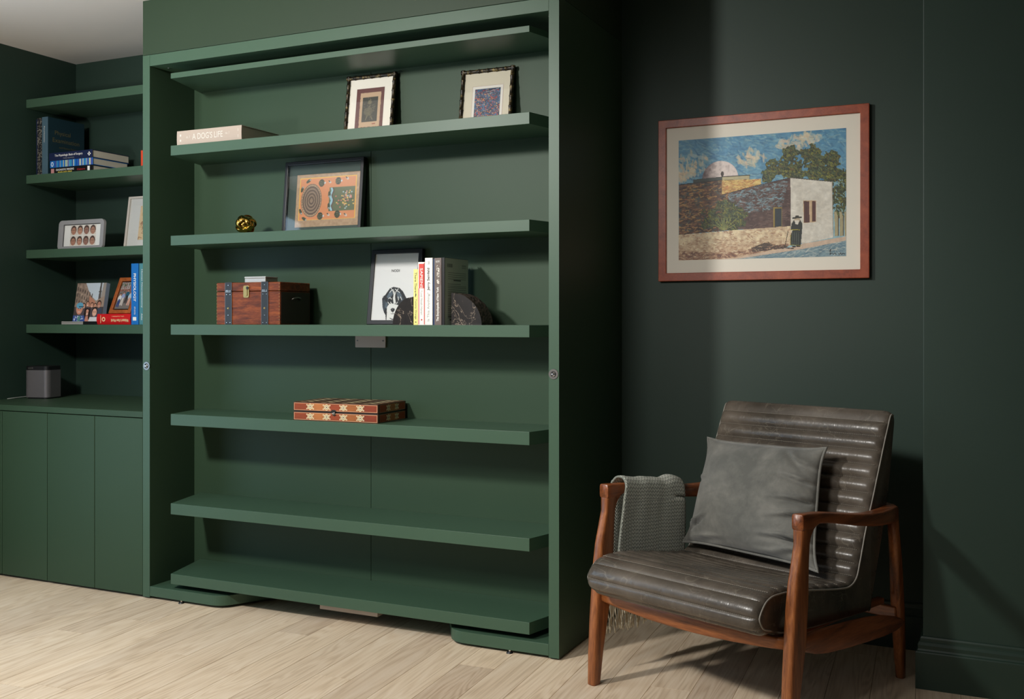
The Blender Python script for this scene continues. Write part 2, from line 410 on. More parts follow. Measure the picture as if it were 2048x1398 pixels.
# ================================================================== THE BOOKCASE
SZ = [2.070, 1.786, 1.433, 1.0855, 0.735, 0.385, 0.109]
ST = [0.021, 0.039, 0.038, 0.040, 0.044, 0.043, 0.040]
bc = thing('bookcase', 'tall open dark green bookcase with seven shelves tapered at their ends', 'bookcase', (-2.171, YW, 0))
def B(name, bm, m=M_cab, label=None, bev=0.0008, **k):
    for v in bm.verts: v.co -= Vector((-2.171, YW, 0))
    return part(name, bm, m, bc, label, bev=bev, **k)
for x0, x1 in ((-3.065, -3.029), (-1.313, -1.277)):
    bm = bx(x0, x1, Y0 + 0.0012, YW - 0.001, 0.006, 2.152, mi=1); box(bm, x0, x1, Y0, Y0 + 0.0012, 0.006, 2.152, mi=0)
    B('side_panel', bm, [M_cab, M_panel], bev=0)  # side faces take the darker green, painting in shade behind the front edge
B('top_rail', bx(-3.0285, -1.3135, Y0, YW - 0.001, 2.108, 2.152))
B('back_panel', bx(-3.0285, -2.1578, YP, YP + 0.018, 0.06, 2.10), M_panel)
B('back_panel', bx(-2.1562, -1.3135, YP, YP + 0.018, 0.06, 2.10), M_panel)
for z, t in zip(SZ, ST):
    bm = bmesh.new()
    prism(bm, [(-2.924, Y0 + 0.004), (-1.384, Y0 + 0.004), (-1.316, YP - 0.0005), (-2.995, YP - 0.0005)], z - t, z, 'z')
    B('shelf', bm)
def foot(side):
    # curved base board: straight front, big rounded corner, edge running back under the unit
    s = 1 if side < 0 else -1; x0 = -3.0285 if side < 0 else -1.3135
    L = 0.335
    pts = [(0, 0), (L - .02, 0)]
    for k in range(9):
        a = -PI / 2 + k / 8 * (PI / 2 - 0.62); pts.append((L - .02 + 0.075 * math.cos(a), 0.075 + 0.075 * math.sin(a)))
    pts += [(L + 0.125, 0.17), (L + 0.13, 0.24), (0, 0.24)]
    P = [(x0 + s * x, Y0 + y) for x, y in pts]
    bm = bmesh.new(); prism(bm, P if s > 0 else P[::-1], 0.0105, 0.049, 'z')
    f = B('base_board', bm, bev=0.0012)
    bm = bmesh.new(); px = -2.869 if side < 0 else -1.455
    q = Vector((-2.171, YW, 0))
    cyl(bm, (px - q.x, Y0 + 0.003 - q.y, 0.0), 0.0115, 0.0045, n=20, r2=0.009); cyl(bm, (px - q.x, Y0 + 0.0045 - q.y, 0.0045), 0.004, 0.0058, n=12, mi=1)
    part('levelling_foot', bm, [M_black, M_chrome], f, 'small black levelling foot with a steel pin')
    bm = bmesh.new(); cyl(bm, ((-2.965 if side < 0 else -1.345) - q.x, Y0 + 0.085 - q.y, 0.0485), 0.006, 0.004, n=16, r2=0.004)
    part('screw_cap', bm, M_chrome, f, 'bright screw head on the base board')
foot(-1); foot(1)
def lock(x, z):
    bm = bmesh.new(); q = Vector((-2.171, YW, 0)); c = (x - q.x, Y0 - q.y, z)
    cyl(bm, (c[0], c[1] - 0.0022, c[2]), 0.0165, 0.0022, 'y', 36, r2=0.0170)
    o = part('lock_ring', bm, M_steel, bc, 'round steel latch ring')
    bm = bmesh.new(); cyl(bm, (c[0], c[1] - 0.0027, c[2]), 0.0098, 0.0008, 'y', 28); part('lock_socket', bm, M_black, o)
    bm = bmesh.new(); box(bm, c[0] - .0075, c[0] - .0005, c[1] - .0036, c[1] - .0028, c[2] - .002, c[2] + .002)
    pts = [(c[0] + .006 * math.cos(a), c[1] - .0032, c[2] + .006 * math.sin(a)) for a in np.linspace(-2.0, 1.4, 10)]
    tube(bm, pts, 0.0014, 6); part('lock_catch', bm, M_chrome, o)
lock(-3.0445, 0.921); lock(-1.296, 0.927)
q = Vector((-2.171, YW, 0))
bm = bmesh.new(); prism(bm, [(x - q.x, z) for x, z in [(-2.2245, 1.000), (-2.2225, 0.998), (-2.0905, 0.998), (-2.0885, 1.000), (-2.0885, 1.0452), (-2.2245, 1.0452)]], YP - 0.006 - q.y, YP - 0.001 - q.y)
pl = part('handle_plate', bm, M_alu, bc, 'grey metal plate screwed to the back panel under the middle shelf', bev=0.0006)
for sx in (-2.2145, -2.0985):
    bm = bmesh.new(); cyl(bm, (sx - q.x, YP - 0.0075 - q.y, 1.024), 0.0028, 0.0016, 'y', 12); part('screw', bm, M_chrome, pl)
bm = bmesh.new(); box(bm, -2.25 - q.x, -2.00 - q.x, Y0 + 0.05 - q.y, Y0 + 0.09 - q.y, 0.040, 0.0685); part('stop_plate', bm, M_alu, bc, 'grey metal plate under the lowest shelf', bev=0.0006)
for x in (-2.985, -1.335):
    bm = bmesh.new(); cyl(bm, (x - q.x, Y0 + 0.06 - q.y, 2.1055), 0.006, 0.003, 'z', 16); part('magnet_catch', bm, M_chrome, bc)

# ================================================================== LEFT BAY
LZ = [2.139, 1.783, 1.432, 1.0825]
LLAB = ['green floating shelf, empty, nearest the white ceiling', 'green floating shelf under the dark upright medical books', 'green floating shelf holding the grey photo display', 'green floating shelf holding the red dictionary and canvas photo']
for z, lab in zip(LZ, LLAB):
    o = obj('wall_shelf', bx(XL + 0.0005, -3.0655, 3.41, YW - 0.0005, z - 0.0395, z), M_cab, bev=0.001); tag(o, lab, 'shelf', 'floating shelves in the left bay')
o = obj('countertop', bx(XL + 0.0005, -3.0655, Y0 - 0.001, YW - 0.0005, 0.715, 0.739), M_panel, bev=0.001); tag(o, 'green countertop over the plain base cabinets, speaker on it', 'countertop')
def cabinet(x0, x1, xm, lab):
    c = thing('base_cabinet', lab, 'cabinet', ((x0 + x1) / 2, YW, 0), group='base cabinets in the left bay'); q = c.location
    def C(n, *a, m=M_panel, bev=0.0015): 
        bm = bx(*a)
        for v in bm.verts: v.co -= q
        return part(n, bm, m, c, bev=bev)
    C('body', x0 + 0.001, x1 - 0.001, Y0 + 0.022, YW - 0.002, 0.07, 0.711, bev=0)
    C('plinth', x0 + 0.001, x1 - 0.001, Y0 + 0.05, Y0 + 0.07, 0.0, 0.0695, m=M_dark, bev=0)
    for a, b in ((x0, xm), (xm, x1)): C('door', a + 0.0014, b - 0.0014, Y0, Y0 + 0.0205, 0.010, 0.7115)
cabinet(XL + 0.001, -3.598, -3.870, 'plain green two-door base cabinet beneath the speaker')
cabinet(-3.598, -3.0655, -3.327, 'plain green two-door base cabinet touching the tall bookcase')

# ------------------------------------------------------------------ books
def book(label, w, h, d, loc, cover, rot=(0, 0, 0), group=None, rough=0.45, cat='book', spine_mat=None, board=0.0025, pages=M_page, round_=0.0):
    """spine on -Y, thickness along X from 0..w, standing on z=0"""
    t = thing('book', label, cat, loc, rot, group)
    b = board; bm = bmesh.new()
    box(bm, 0, b, 0.001, d, 0, h); box(bm, w - b, w, 0.001, d, 0, h)
    sp = [(0, b)] + [(w * k / 8, -round_ * math.sin(PI * k / 8)) for k in range(9)] + [(w, b)]
    prism(bm, [(x, y) for x, y in sp], 0, h, 'z', mi=1 if spine_mat else 0)
    part('cover', bm, [cover, spine_mat] if spine_mat else cover, t, bev=0.0006)
    part('page_block', bx(b, w - b, b + 0.001, d - 0.004, 0.003, h - 0.003), pages, t, 'cream paper page block')
    return t
def LIE(deg=0): return (0, -PI / 2, math.radians(deg))    # lying: +X (front cover) faces up; spine still towards the room
c_navy = mat('navy cover', rgb(20, 32, 66), 0.4); c_black = mat('black cover', rgb(16, 15, 17), 0.35)
c_teal = mat('dark teal cloth', rgb(24, 52, 62), 0.5); c_steel = mat('blue grey spine', rgb(72, 98, 112), 0.4)
c_blue = mat('bright blue cover', rgb(28, 110, 186), 0.35); c_aqua = mat('aqua cover', rgb(74, 132, 140), 0.4)
c_red = mat('red cover', rgb(196, 24, 28), 0.35); c_orange = mat('orange red cover', rgb(206, 66, 30), 0.45)
c_cream = mat('cream linen', rgb(178, 163, 150), 0.7, spec=0.2); c_yel = mat('pale yellow cover', rgb(230, 222, 132), 0.5)
c_sap = mat('white paper cover', rgb(236, 232, 224), 0.5); c_sred = mat('coral red print', rgb(214, 62, 50), 0.5)
c_taupe = mat('taupe cover', rgb(104, 90, 84), 0.5); c_sage = mat('sage grey cover', rgb(186, 196, 178), 0.5)
c_grey = mat('grey marbled cover', rgb(150, 150, 140), 0.5)
ink = mat('black ink', rgb(26, 26, 28), 0.6); inkw = mat('white ink', rgb(236, 234, 228), 0.5); inkg = mat('gilt lettering', rgb(104, 98, 64), 0.4)
inky = mat('yellow ink', rgb(236, 214, 90), 0.5); inkgr = mat('grey ink', rgb(150, 152, 150), 0.5); inkr = mat('red ink', rgb(190, 40, 40), 0.5)
inkp = mat('pale print', rgb(214, 208, 198), 0.6); inkc = mat('cream ink', rgb(238, 214, 160), 0.5)
DN, UPX, UP_, RX = (0, 0, -1), (1, 0, 0), (0, 0, 1), (1, 0, 0)
E = 0.0005
# upright books on the second floating shelf
z = 1.783
gB = 'upright dark books on the second left shelf'
b = book('thin navy blue book standing leftmost, beside the patterned spine', 0.017, 0.268, 0.20, (-4.096, 3.445, z), c_navy, group=gB)
text('Surgery', inkgr, b, (0.0085, -E, 0.21), DN, UPX, height=0.007, name='title')
def speck():
    c = Canvas(18, 150, (22, 22, 26)); n = vnoise(18, 150, 6, 50, 3, 2)
    c.put(n > 0.57, (112, 108, 98)); c.put((n > 0.47) & (n < 0.5), (60, 64, 70)); return c
b = book('black upright book with a white speckled spine between two blue books', 0.033, 0.270, 0.21, (-4.078, 3.435, z), c_black, group=gB)
speck().mesh('spine_pattern', 0.031, 0.266, M_print, b, (0.001, -E, 0.002))
b = book('tall dark teal textbook turned to show its gilt lettered cover', 0.038, 0.271, 0.213, (-4.043, 3.432, z), c_teal, group=gB, spine_mat=c_steel)
text('Physical Examination', inkw, b, (0.015, -E, 0.19), DN, UPX, width=0.075, height=0.008)
text('Physical', inkg, b, (0.0385, 0.085, 0.200), (0, 1, 0), UP_, width=0.09, height=0.026)
text('Examination', inkg, b, (0.0385, 0.105, 0.168), (0, 1, 0), UP_, width=0.155, height=0.020)
text('and History Taking', inkg, b, (0.0385, 0.115, 0.135), (0, 1, 0), UP_, width=0.10, height=0.012)
# stacked books
def stack_book(lab, x0, y0, zz, th, length, depth, cov, grp, **k):
    # lying: local X->world Z, local Z->world -X ; so origin sits at the right end
    return book(lab, th, length, depth, (x0 + length, y0, zz), cov, LIE(), grp, **k)
gS = 'stack of lying textbooks on the second left shelf'
b = stack_book('black lying textbook at the bottom of the three-book stack', -3.995, 3.436, z, 0.029, 0.272, 0.20, c_black, gS)
RD, LU = (0, 0, -1), (1, 0, 0)     # reading runs left to right in the room
text('DIAGNOSTIC IMAGING', inkw, b, (0.0185, -E, 0.175), RD, LU, width=0.115, height=0.009, bold=.01)
text('BRAIN AND SPINE', inky, b, (0.007, -E, 0.175), RD, LU, width=0.09, height=0.007, bold=.01)
text('Osborn', inkr, b, (0.014, -E, 0.073), RD, LU, width=0.05, height=0.008)
part('spine_emblem', bx(0.004, 0.025, -E, 0, 0.245, 0.265), mat('pink emblem', rgb(198, 140, 136), 0.5), b, 'pink square picture on the spine')
part('spine_emblem', bx(0.004, 0.025, -E, 0, 0.018, 0.032), inkw, b, 'small white mark on the spine')
def stripes():
    c = Canvas(150, 20, (24, 104, 178)); rs = np.random.RandomState(5); x = 0.1
    while x < 0.98:
        w_ = rs.uniform(0.006, 0.03); c.rect(x, 0, x + w_, 1, [(24, 104, 178), (30, 120, 190), (196, 196, 130), (70, 150, 170), (60, 70, 150), (16, 76, 150), (170, 180, 170)][rs.randint(7)]); x += w_
    c.ell(0.05, 0.5, 0.03, 0.36, (220, 226, 230)); c.ell(0.05, 0.5, 0.018, 0.2, (24, 104, 178)); return c
b = stack_book('blue lying book with rainbow striped spine, middle of its stack', -3.990, 3.432, z + 0.0292, 0.032, 0.272, 0.212, c_blue, gS)
stripes().mesh('spine_pattern', 0.268, 0.030, M_print, b, M=Matrix.Translation((0.001, -E, 0.270)) @ Matrix(((0, 0, 1, 0), (0, 1, 0, 0), (-1, 0, 0, 0), (0, 0, 0, 1))))
b = stack_book('navy lying surgery textbook on top of its stack', -3.992, 3.428, z + 0.0614, 0.036, 0.276, 0.222, c_navy, gS)
text('The Physiologic Basis of Surgery', inkw, b, (0.021, -E, 0.150), RD, LU, width=0.178, height=0.013, bold=.008)
text('THIRD EDITION', inkgr, b, (0.0075, -E, 0.150), RD, LU, width=0.07, height=0.005)
for dz, dx in ((0, 0.012), (0, 0.024), (0.006, 0.018), (-0.006, 0.018)):
    part('spine_emblem', bx(dx - .003, dx + .003, -E, 0, 0.020 + dz - .003, 0.020 + dz + .003), inkw, b)
b = book('orange red book half hidden behind the bookcase edge', 0.076, 0.13, 0.19, (-3.315, 3.45, z), c_orange, LIE())
# third shelf: display and white frame
def rrect(w_, h_, r, n=6, cx=0, cz=0):
    P = []
    for (sx, sz, a0) in ((1, 1, 0), (-1, 1, PI / 2), (-1, -1, PI), (1, -1, 1.5 * PI)):
        for k in range(n + 1):
            a = a0 + PI / 2 * k / n; P.append((cx + sx * (w_ / 2 - r) + r * math.cos(a), cz + sz * (h_ / 2 - r) + r * math.sin(a)))
    return P
def ring(bm, outer, inner, y0, y1):
    n = len(outer); V = {}
    for nm, pts in (('o', outer), ('i', inner)):
        for yy in (y0, y1): V[nm, yy] = [bm.verts.new((p[0], yy, p[1])) for p in pts]
    for i in range(n):
        j = (i + 1) % n
        bm.faces.new((V['o', y0][i], V['o', y0][j], V['i', y0][j], V['i', y0][i])); bm.faces.new((V['o', y1][j], V['o', y1][i], V['i', y1][i], V['i', y1][j]))
        bm.faces.new((V['o', y0][j], V['o', y0][i], V['o', y1][i], V['o', y1][j])); bm.faces.new((V['i', y0][i], V['i', y0][j], V['i', y1][j], V['i', y1][i]))
def faces_canvas():
    c = Canvas(110, 66, (226, 226, 222))
    c.rect(0.17, 0.03, 0.87, 0.97, (214, 204, 192))
    rs = np.random.RandomState(3); k = 0
    for r in range(2):
        for i in range(4):
            cx = 0.26 + 0.175 * i; cy = 0.27 + 0.5 * r
            sk = [(176, 128, 106), (190, 142, 118), (150, 112, 98), (170, 128, 108)][i]
            c.ell(cx, cy - 0.03, 0.075, 0.21, (78, 60, 54)); c.ell(cx, cy + 0.02, 0.058, 0.17, sk); c.rect(cx - .04, cy - .04, cx + .04, cy - .01, (96, 70, 62), 0.6)
            c.rect(cx - .025, cy + .09, cx + .025, cy + .115, (150, 82, 76))
    c.rect(0.0, 0.49, 1, 0.52, (226, 226, 222)); c.rect(0.51, 0, 0.525, 1, (226, 226, 222)); return c
d = thing('photo_display', 'grey rounded digital photo display showing a grid of faces', 'photo display', (-3.862, 3.485, 1.432), (math.radians(-5), 0, 0))
bm = bmesh.new(); ring(bm, rrect(0.290, 0.140, 0.020, 6, 0, 0.071), rrect(0.240, 0.105, 0.007, 6, 0.004, 0.068), 0, 0.016)
part('bezel', bm, mat('silver grey plastic', rgb(150, 150, 152), 0.4), d, 'silver grey rounded bezel', bev=0.002)
part('inner_lip', bx(-0.118, 0.126, 0.009, 0.012, 0.014, 0.122), M_black, d)
part('back_shell', bx(-0.125, 0.125, 0.016, 0.026, 0.02, 0.12), M_black, d, bev=0.004)
faces_canvas().mesh('screen', 0.232, 0.100, M_print, d, (-0.112, 0.0078, 0.018))
def frame(name, label, W, H, bw, dp, fm, loc, rot, mats, art, art_rect, pic_m=None, group=None, matm=None, cat='picture frame', glassy=True, frame_label=None, recess=0.006, artname='picture'):
    """frame stands on z=0, front on -Y; art_rect = (x0,z0,w,h) from lower-left outer corner"""
    t = thing(name, label, cat, loc, rot, group)
    bm = bmesh.new()
    o_ = [(-W / 2, 0), (W / 2, 0), (W / 2, H), (-W / 2, H)]; i_ = [(-W / 2 + bw, bw), (W / 2 - bw, bw), (W / 2 - bw, H - bw), (-W / 2 + bw, H - bw)]
    ring(bm, o_, i_, 0, dp); part('frame', bm, fm, t, frame_label, bev=min(0.002, bw * 0.2))
    part('backing', bx(-W / 2 + bw * .5, W / 2 - bw * .5, dp - 0.004, dp - 0.001, bw * .5, H - bw * .5), M_black, t)
    if matm: part('mat_board', bx(-W / 2 + bw * .9, W / 2 - bw * .9, recess, recess + 0.002, bw * .9, H - bw * .9), matm, t, 'plain mat board')
    ax, az, aw, ah = art_rect
    art.mesh(artname, aw, ah, pic_m or M_print, t, (-W / 2 + ax, recess - 0.0006, az))
    if glassy: part('glass', bx(-W / 2 + bw * .95, W / 2 - bw * .95, 0.0030, 0.0036, bw * .95, H - bw * .95), M_glass, t)
    return t
M_matw = mat('cream mat board', rgb(238, 232, 218), 0.8)
M_mat2 = mat('ivory mat board', rgb(214, 206, 184), 0.8)
M_wframe = mat('white frame', rgb(206, 198, 188), 0.45)
c = Canvas(60, 80, (222, 196, 156)); n = vnoise(60, 80, 8, 10, 4); c.put(n > 0.66, (196, 160, 116), 0.5)
rs = np.random.RandomState(8)
for k in range(14):
    x, y = rs.uniform(.1, .9), rs.uniform(.2, .95); c.line([(x, y), (x + rs.uniform(-.15, .15), y + rs.uniform(-.08, .08)), (x + rs.uniform(-.15, .15), y + .05)], 0.02, (142, 92, 66), .8)
frame('picture_frame', 'white picture frame with tan drawing, partly behind the bookcase edge', 0.30, 0.256, 0.010, 0.020, M_wframe, (-3.557, 3.60, 1.4325), (math.radians(-8), 0, 0), None, c, (0.075, 0.048, 0.15, 0.162), matm=mat('white mat', rgb(214, 214, 210), 0.8), recess=0.010)
# fourth shelf
z = 1.083
M_slab = mat('silver notebook edge', rgb(188, 184, 178), 0.4)
for k in range(2):
    t = thing('notebook', ['thin silver-edged black notebook lying lowest beneath the canvas photo', 'thin silver-edged black notebook lying upper beneath the canvas photo'][k], 'notebook', (-3.83, 3.45, z + k * 0.0075), group='thin notebooks on the lower left shelf')
    part('page_block', bx(-0.107, 0.030, 0.0005, 0.12, 0.0012, 0.0058), M_slab, t, 'pale silver edge')
    part('cover', bx(-0.106, 0.132 - 0.02 * k, 0.0015, 0.122, 0, 0.0012), M_black, t); part('cover', bx(-0.106, 0.132 - 0.02 * k, 0.0015, 0.122, 0.0058, 0.007), M_black, t)
    part('binding', bx(0.030, 0.132 - 0.02 * k, 0.001, 0.121, 0.0012, 0.0058), M_black, t)
def crowd():
    c = Canvas(130, 122, (150, 140, 130))
    n = vnoise(130, 122, 12, 12, 2)
    c.poly([(0.28, 0), (0.9, 0), (0.86, 0.42), (0.72, 0.46), (0.5, 0.32), (0.38, 0.18)], (186, 196, 204))
    c.blend(c.mpoly([(0, 0), (0.3, 0), (0.42, 0.2), (0.62, 0.42), (0.62, 0.75), (0, 0.75)]), (104, 88, 78), (172, 150, 132), n * 1.6 - .3)
    for i in range(7):
        for j in range(3): c.rect(.04 + .085 * i, .10 + .03 * i + .16 * j, .07 + .085 * i, .19 + .03 * i + .16 * j, (70, 60, 56), .8)
    c.poly([(0.48, 0.34), (0.70, 0.48), (0.72, 0.62), (0.48, 0.62)], (176, 122, 98))
    c.poly([(0.80, 0), (0.85, 0), (0.87, 0.5), (0.78, 0.5)], (84, 78, 74)); c.rect(.77, .22, .87, .25, (70, 66, 62))
    c.poly([(0.74, .45), (1, .34), (1, .7), (.7, .65)], (150, 130, 114))
    c.rect(0, .62, 1, 1, (70, 62, 60))
    rs = np.random.RandomState(2)
    def head(cx, cy, r, skin, hair, shirt, cap=None):
        c.poly([(cx - r * 1.9, 1.0), (cx - r * 1.5, cy + r * 1.3), (cx + r * 1.5, cy + r * 1.3), (cx + r * 1.9, 1.0)], shirt)
        c.ell(cx, cy - r * .25, r * 1.02, r * 1.2, hair); c.ell(cx, cy + r * .1, r * .78, r * 1.05, skin)
        c.rect(cx - r * .45, cy - r * .15, cx - r * .15, cy, (60, 40, 36)); c.rect(cx + r * .15, cy - r * .15, cx + r * .45, cy, (60, 40, 36))
        c.rect(cx - r * .35, cy + r * .5, cx + r * .35, cy + r * .66, (226, 206, 196))
        if cap:
            c.ell(cx, cy - r * .75, r * .95, r * .62, cap); c.rect(cx - r * .2, cy - r * .62, cx + r * 1.1, cy - r * .4, tuple(int(v * .45) for v in cap))
    for cx, cy in ((.33, .60), (.45, .55), (.60, .58), (.71, .60)): head(cx, cy, .055, (200, 146, 120), (70, 48, 38), (80, 70, 74))
    head(.84, .56, .075, (178, 122, 100), (52, 36, 30), (60, 68, 84))
    head(.47, .76, .075, (210, 152, 128), (34, 24, 22), (196, 132, 112))
    c.ell(.40, .80, .035, .16, (34, 24, 22)); c.ell(.545, .80, .035, .16, (34, 24, 22))
    head(.72, .76, .095, (218, 166, 142), (40, 28, 24), (212, 210, 212))
    head(.19, .68, .125, (206, 140, 116), (150, 120, 104), (58, 84, 150), (96, 160, 188))
    for k in range(26):
        x, y = rs.uniform(.0, .36), rs.uniform(.86, 1); c.ell(x, y, .012, .012, (210, 220, 236))
    c.poly([(.16, .88), (.26, .84), (.25, 1), (.17, 1)], (90, 140, 132)); return c
t = thing('photo_canvas', 'unframed canvas photo of a smiling crowd in a street', 'photo', (-3.806, 3.478, z + 0.0146), (math.radians(-10), 0, 0))
cc = crowd(); part('canvas_block', bx(-0.092, 0.092, 0.0008, 0.022, 0, 0.181), mat('canvas edge', rgb(142, 158, 176), 0.7), t)
cc.mesh('photo_print', 0.184, 0.181, M_print, t, (-0.092, 0, 0))
t = stack_book('thick red dictionary lying upside down under the wooden frame', -3.690, 3.433, z, 0.048, 0.203, 0.15, c_red, None, round_=0.006)
text("Webster's New World", inkc, t, (0.018, -0.0068, 0.060), (0, 0, 1), (-1, 0, 0), width=0.105, height=0.014, bold=.01)
text('DICTIONARY', inkc, t, (0.036, -0.0045, 0.075), (0, 0, 1), (-1, 0, 0), width=0.075, height=0.006)
bm = bmesh.new(); cyl(bm, (0.024, -0.0072, 0.158), 0.010, 0.0008, 'y', 24); part('spine_emblem', bm, inkc, t, 'cream round emblem')
bm = bmesh.new(); cyl(bm, (0.024, -0.0078, 0.158), 0.0055, 0.0008, 'y', 24); part('spine_emblem', bm, c_red, t)
part('spine_band', bx(0.006, 0.042, -0.0066, -0.0055, 0.1755, 0.1775), inkc, t)
def family():
    c = Canvas(70, 100, (120, 112, 106)); c.rect(0, 0, 1, .34, (150, 96, 84)); 
    for i in range(5): c.rect(.02 + .13 * i, 0, .09 + .13 * i, .26, (206, 212, 208)); c.rect(.04 + .13 * i, .02, .07 + .13 * i, .24, (60, 84, 78))
    n = vnoise(70, 100, 14, 16, 9); c.put((n > .62) & (c.Y < .34), (60, 90, 60))
    for cx, cy, sh, pt in ((.36, .5, (150, 160, 196), (206, 196, 186)), (.62, .42, (24, 88, 110), (50, 40, 44)), (.84, .5, (180, 196, 206), (210, 160, 140)), (.14, .56, (220, 220, 214), (40, 60, 120))):
        c.ell(cx, cy - .1, .07, .05, (70, 40, 30)); c.ell(cx, cy - .08, .05, .045, (208, 150, 128)); c.ell(cx, cy + .04, .12, .11, sh)
        c.line([(cx, cy + .1), (cx - .05, cy + .34)], .06, pt); c.line([(cx + .04, cy + .1), (cx + .07, cy + .36)], .05, pt)
    return c
frame('picture_frame', 'orange wooden photo frame leaning back on the red dictionary', 0.132, 0.180, 0.018, 0.014, M_oak2, (-3.600, 3.472, z + 0.0515), (math.radians(-23), 0, 0), None, family(), (0.024, 0.024, 0.085, 0.132), recess=0.005)
gU = 'upright books beside the bookcase edge'
b = book('bright blue upright physiology textbook beside the red dictionary', 0.042, 0.272, 0.20, (-3.484, 3.432, z), c_blue, group=gU)
text('PHYSIOLOGY', inkw, b, (0.021, -E, 0.165), DN, UPX, width=0.125, height=0.015, bold=.015)
text('FIFTH EDITION', inkw, b, (0.021, -E, 0.062), DN, UPX, width=0.035, height=0.008)
part('spine_emblem', bx(0.010, 0.030, -E, 0, 0.018, 0.034), inkw, b, 'small white emblem')
b = book('aqua upright book with small white title by the bookcase edge', 0.031, 0.272, 0.19, (-3.4405, 3.436, z), c_aqua, group=gU)
text('Human Neuroanatomy', inkw, b, (0.0155, -E, 0.16), DN, UPX, width=0.17, height=0.010)
text('Atlas', inkw, b, (0.0155, -E, 0.035), DN, UPX, width=0.03, height=0.008)
b = book('grey marbled upright book, last before the bookcase edge', 0.03, 0.274, 0.19, (-3.408, 3.430, z), c_grey, group=gU)
# speaker
t = thing('speaker', 'small grey wireless speaker with black top on the countertop', 'speaker', (-4.028, 3.43, 0.7395), (0, 0, math.radians(14)))
def spk(w_, d_, bulge=0.012, n=10):
    P = []
    P += [(w_ / 2 * -1, -d_ / 2 + .02)]
    for k in range(n + 1):
        a = PI + PI / 2 * k / n; P.append((-w_ / 2 + .022 + .022 * math.cos(a), -d_ / 2 + .022 + .022 * math.sin(a)))
    for k in range(n + 1):
        a = 1.5 * PI + PI / 2 * k / n; P.append((w_ / 2 - .022 + .022 * math.cos(a), -d_ / 2 + .022 + .022 * math.sin(a)))
    P += [(w_ / 2, d_ / 2 - .02), (w_ / 2 - .02, d_ / 2), (-w_ / 2 + .02, d_ / 2), (-w_ / 2, d_ / 2 - .02)]
    return P
bm = bmesh.new(); prism(bm, spk(.112, .104), 0, 0.006, 'z'); part('base', bm, M_black, t)
bm = bmesh.new(); prism(bm, spk(.124, .114), 0.006, 0.132, 'z'); part('grille', bm, mat('grey metal grille', rgb(126, 122, 124), 0.38, 0.55), t, 'matt grey metal grille', smooth=False, bev=0.002)
bm = bmesh.new(); prism(bm, spk(.122, .112), 0.132, 0.150, 'z'); part('top_panel', bm, M_black, t, bev=0.004)
part('button', bx(-0.042, -0.016, -0.0585, -0.055, 0.137, 0.144), M_steel, t, bev=0.001)
bm = bmesh.new(); tube(bm, [(-4.094, 3.44, .7425), (-4.103, 3.40, .7465), (-4.108, 3.34, .744), (-4.112, 3.30, .7415)], 0.0016, 6)
o = obj('power_cable', bm, mat('pale cable', rgb(170, 172, 168), 0.5), smooth=True); tag(o, 'thin pale cable running from the speaker to the left wall', 'cable')

# ================================================================== THINGS ON THE BOOKCASE
# shelf 2
z = SZ[1]
b = book("thick cream cloth book lying flat, titled A DOG'S LIFE", 0.056, 0.319, 0.225, (-2.583, 3.095, z), c_cream, (0, -PI / 2, 0), round_=0.0015, board=0.003, pages=mat('warm pages', rgb(196, 184, 168), 0.8))
text("A DOG'S LIFE", inkp, b, (0.030, -0.0020, 0.165), RD, LU, width=0.150, height=0.024)
part('spine_mark', bx(0.014, 0.042, -0.0014, -0.0008, 0.297, 0.303), inkp, b)
text('no. 1', inkp, b, (0.032, -0.0020, 0.068), RD, LU, width=0.018, height=0.010); text('no. 1', inkp, b, (0.030, -0.0020, 0.262), RD, LU, width=0.018, height=0.010)
part('spine_band', bx(0.010, 0.046, -0.0014, -0.0008, 0.0155, 0.0170), inkp, b)
# bamboo frames
def bamboo_mat():
    m = mat('antique gilt bamboo', rgb(70, 56, 36), 0.38, 0.35); t = NT(m); v = t.coord('Object')
    f = t.noise(v, 60, 4, .6); t.l(t.ramp(f, [(0.42, rgb(26, 21, 15)), (0.55, rgb(58, 48, 30)), (0.68, rgb(140, 120, 74))]), t.b.inputs['Base Color']); return m
M_bamboo = bamboo_mat()
def bamboo_frame(label, W, H, loc, rot, art, rect, matm):
    t = thing('picture_frame', label, 'picture frame', loc, rot, 'small bamboo-style frames on the upper shelf')
    r = 0.0075
    def rod(p0, p1):
        bm = bmesh.new(); p0, p1 = Vector(p0), Vector(p1); L = (p1 - p0).length; n = max(3, round(L / 0.038)); pts = []; tp = []
        for k in range(n):
            for u, q_ in ((0.0, 1.22), (0.07, 1.0), (0.5, 0.92), (0.93, 1.0)): pts.append(p0.lerp(p1, (k + u) / n)); tp.append(q_)
        pts.append(p1); tp.append(1.22); tube(bm, pts, r, 10, taper=tp); part('rail', bm, M_bamboo, t, smooth=True)
    a, b_ = W / 2 - r, r; rod((-a, r, 0), (-a, r, H)); rod((a, r, 0), (a, r, H)); rod((-W / 2, r, b_), (W / 2, r, b_)); rod((-W / 2, r, H - b_), (W / 2, r, H - b_))
    part('backing', bx(-a, a, 0.014, 0.017, r, H - r), M_black, t)
    part('mat_board', bx(-a, a, 0.0095, 0.011, r, H - r), matm, t)
    art.mesh('picture', rect[2], rect[3], M_print, t, (-W / 2 + rect[0], 0.0090, rect[1]))
    part('glass', bx(-a, a, 0.0068, 0.0074, r, H - r), M_glass, t); return t
c = Canvas(84, 120, (98, 52, 48)); n = vnoise(84, 120, 20, 30, 6)
m_ = (c.X > .13 + .03 * n) & (c.X < .90 - .03 * n) & (c.Y > .10 + .02 * n) & (c.Y < .93 - .02 * n); c.put(m_, (192, 162, 130))
c.rect(.24, .22, .79, .80, (54, 54, 44))
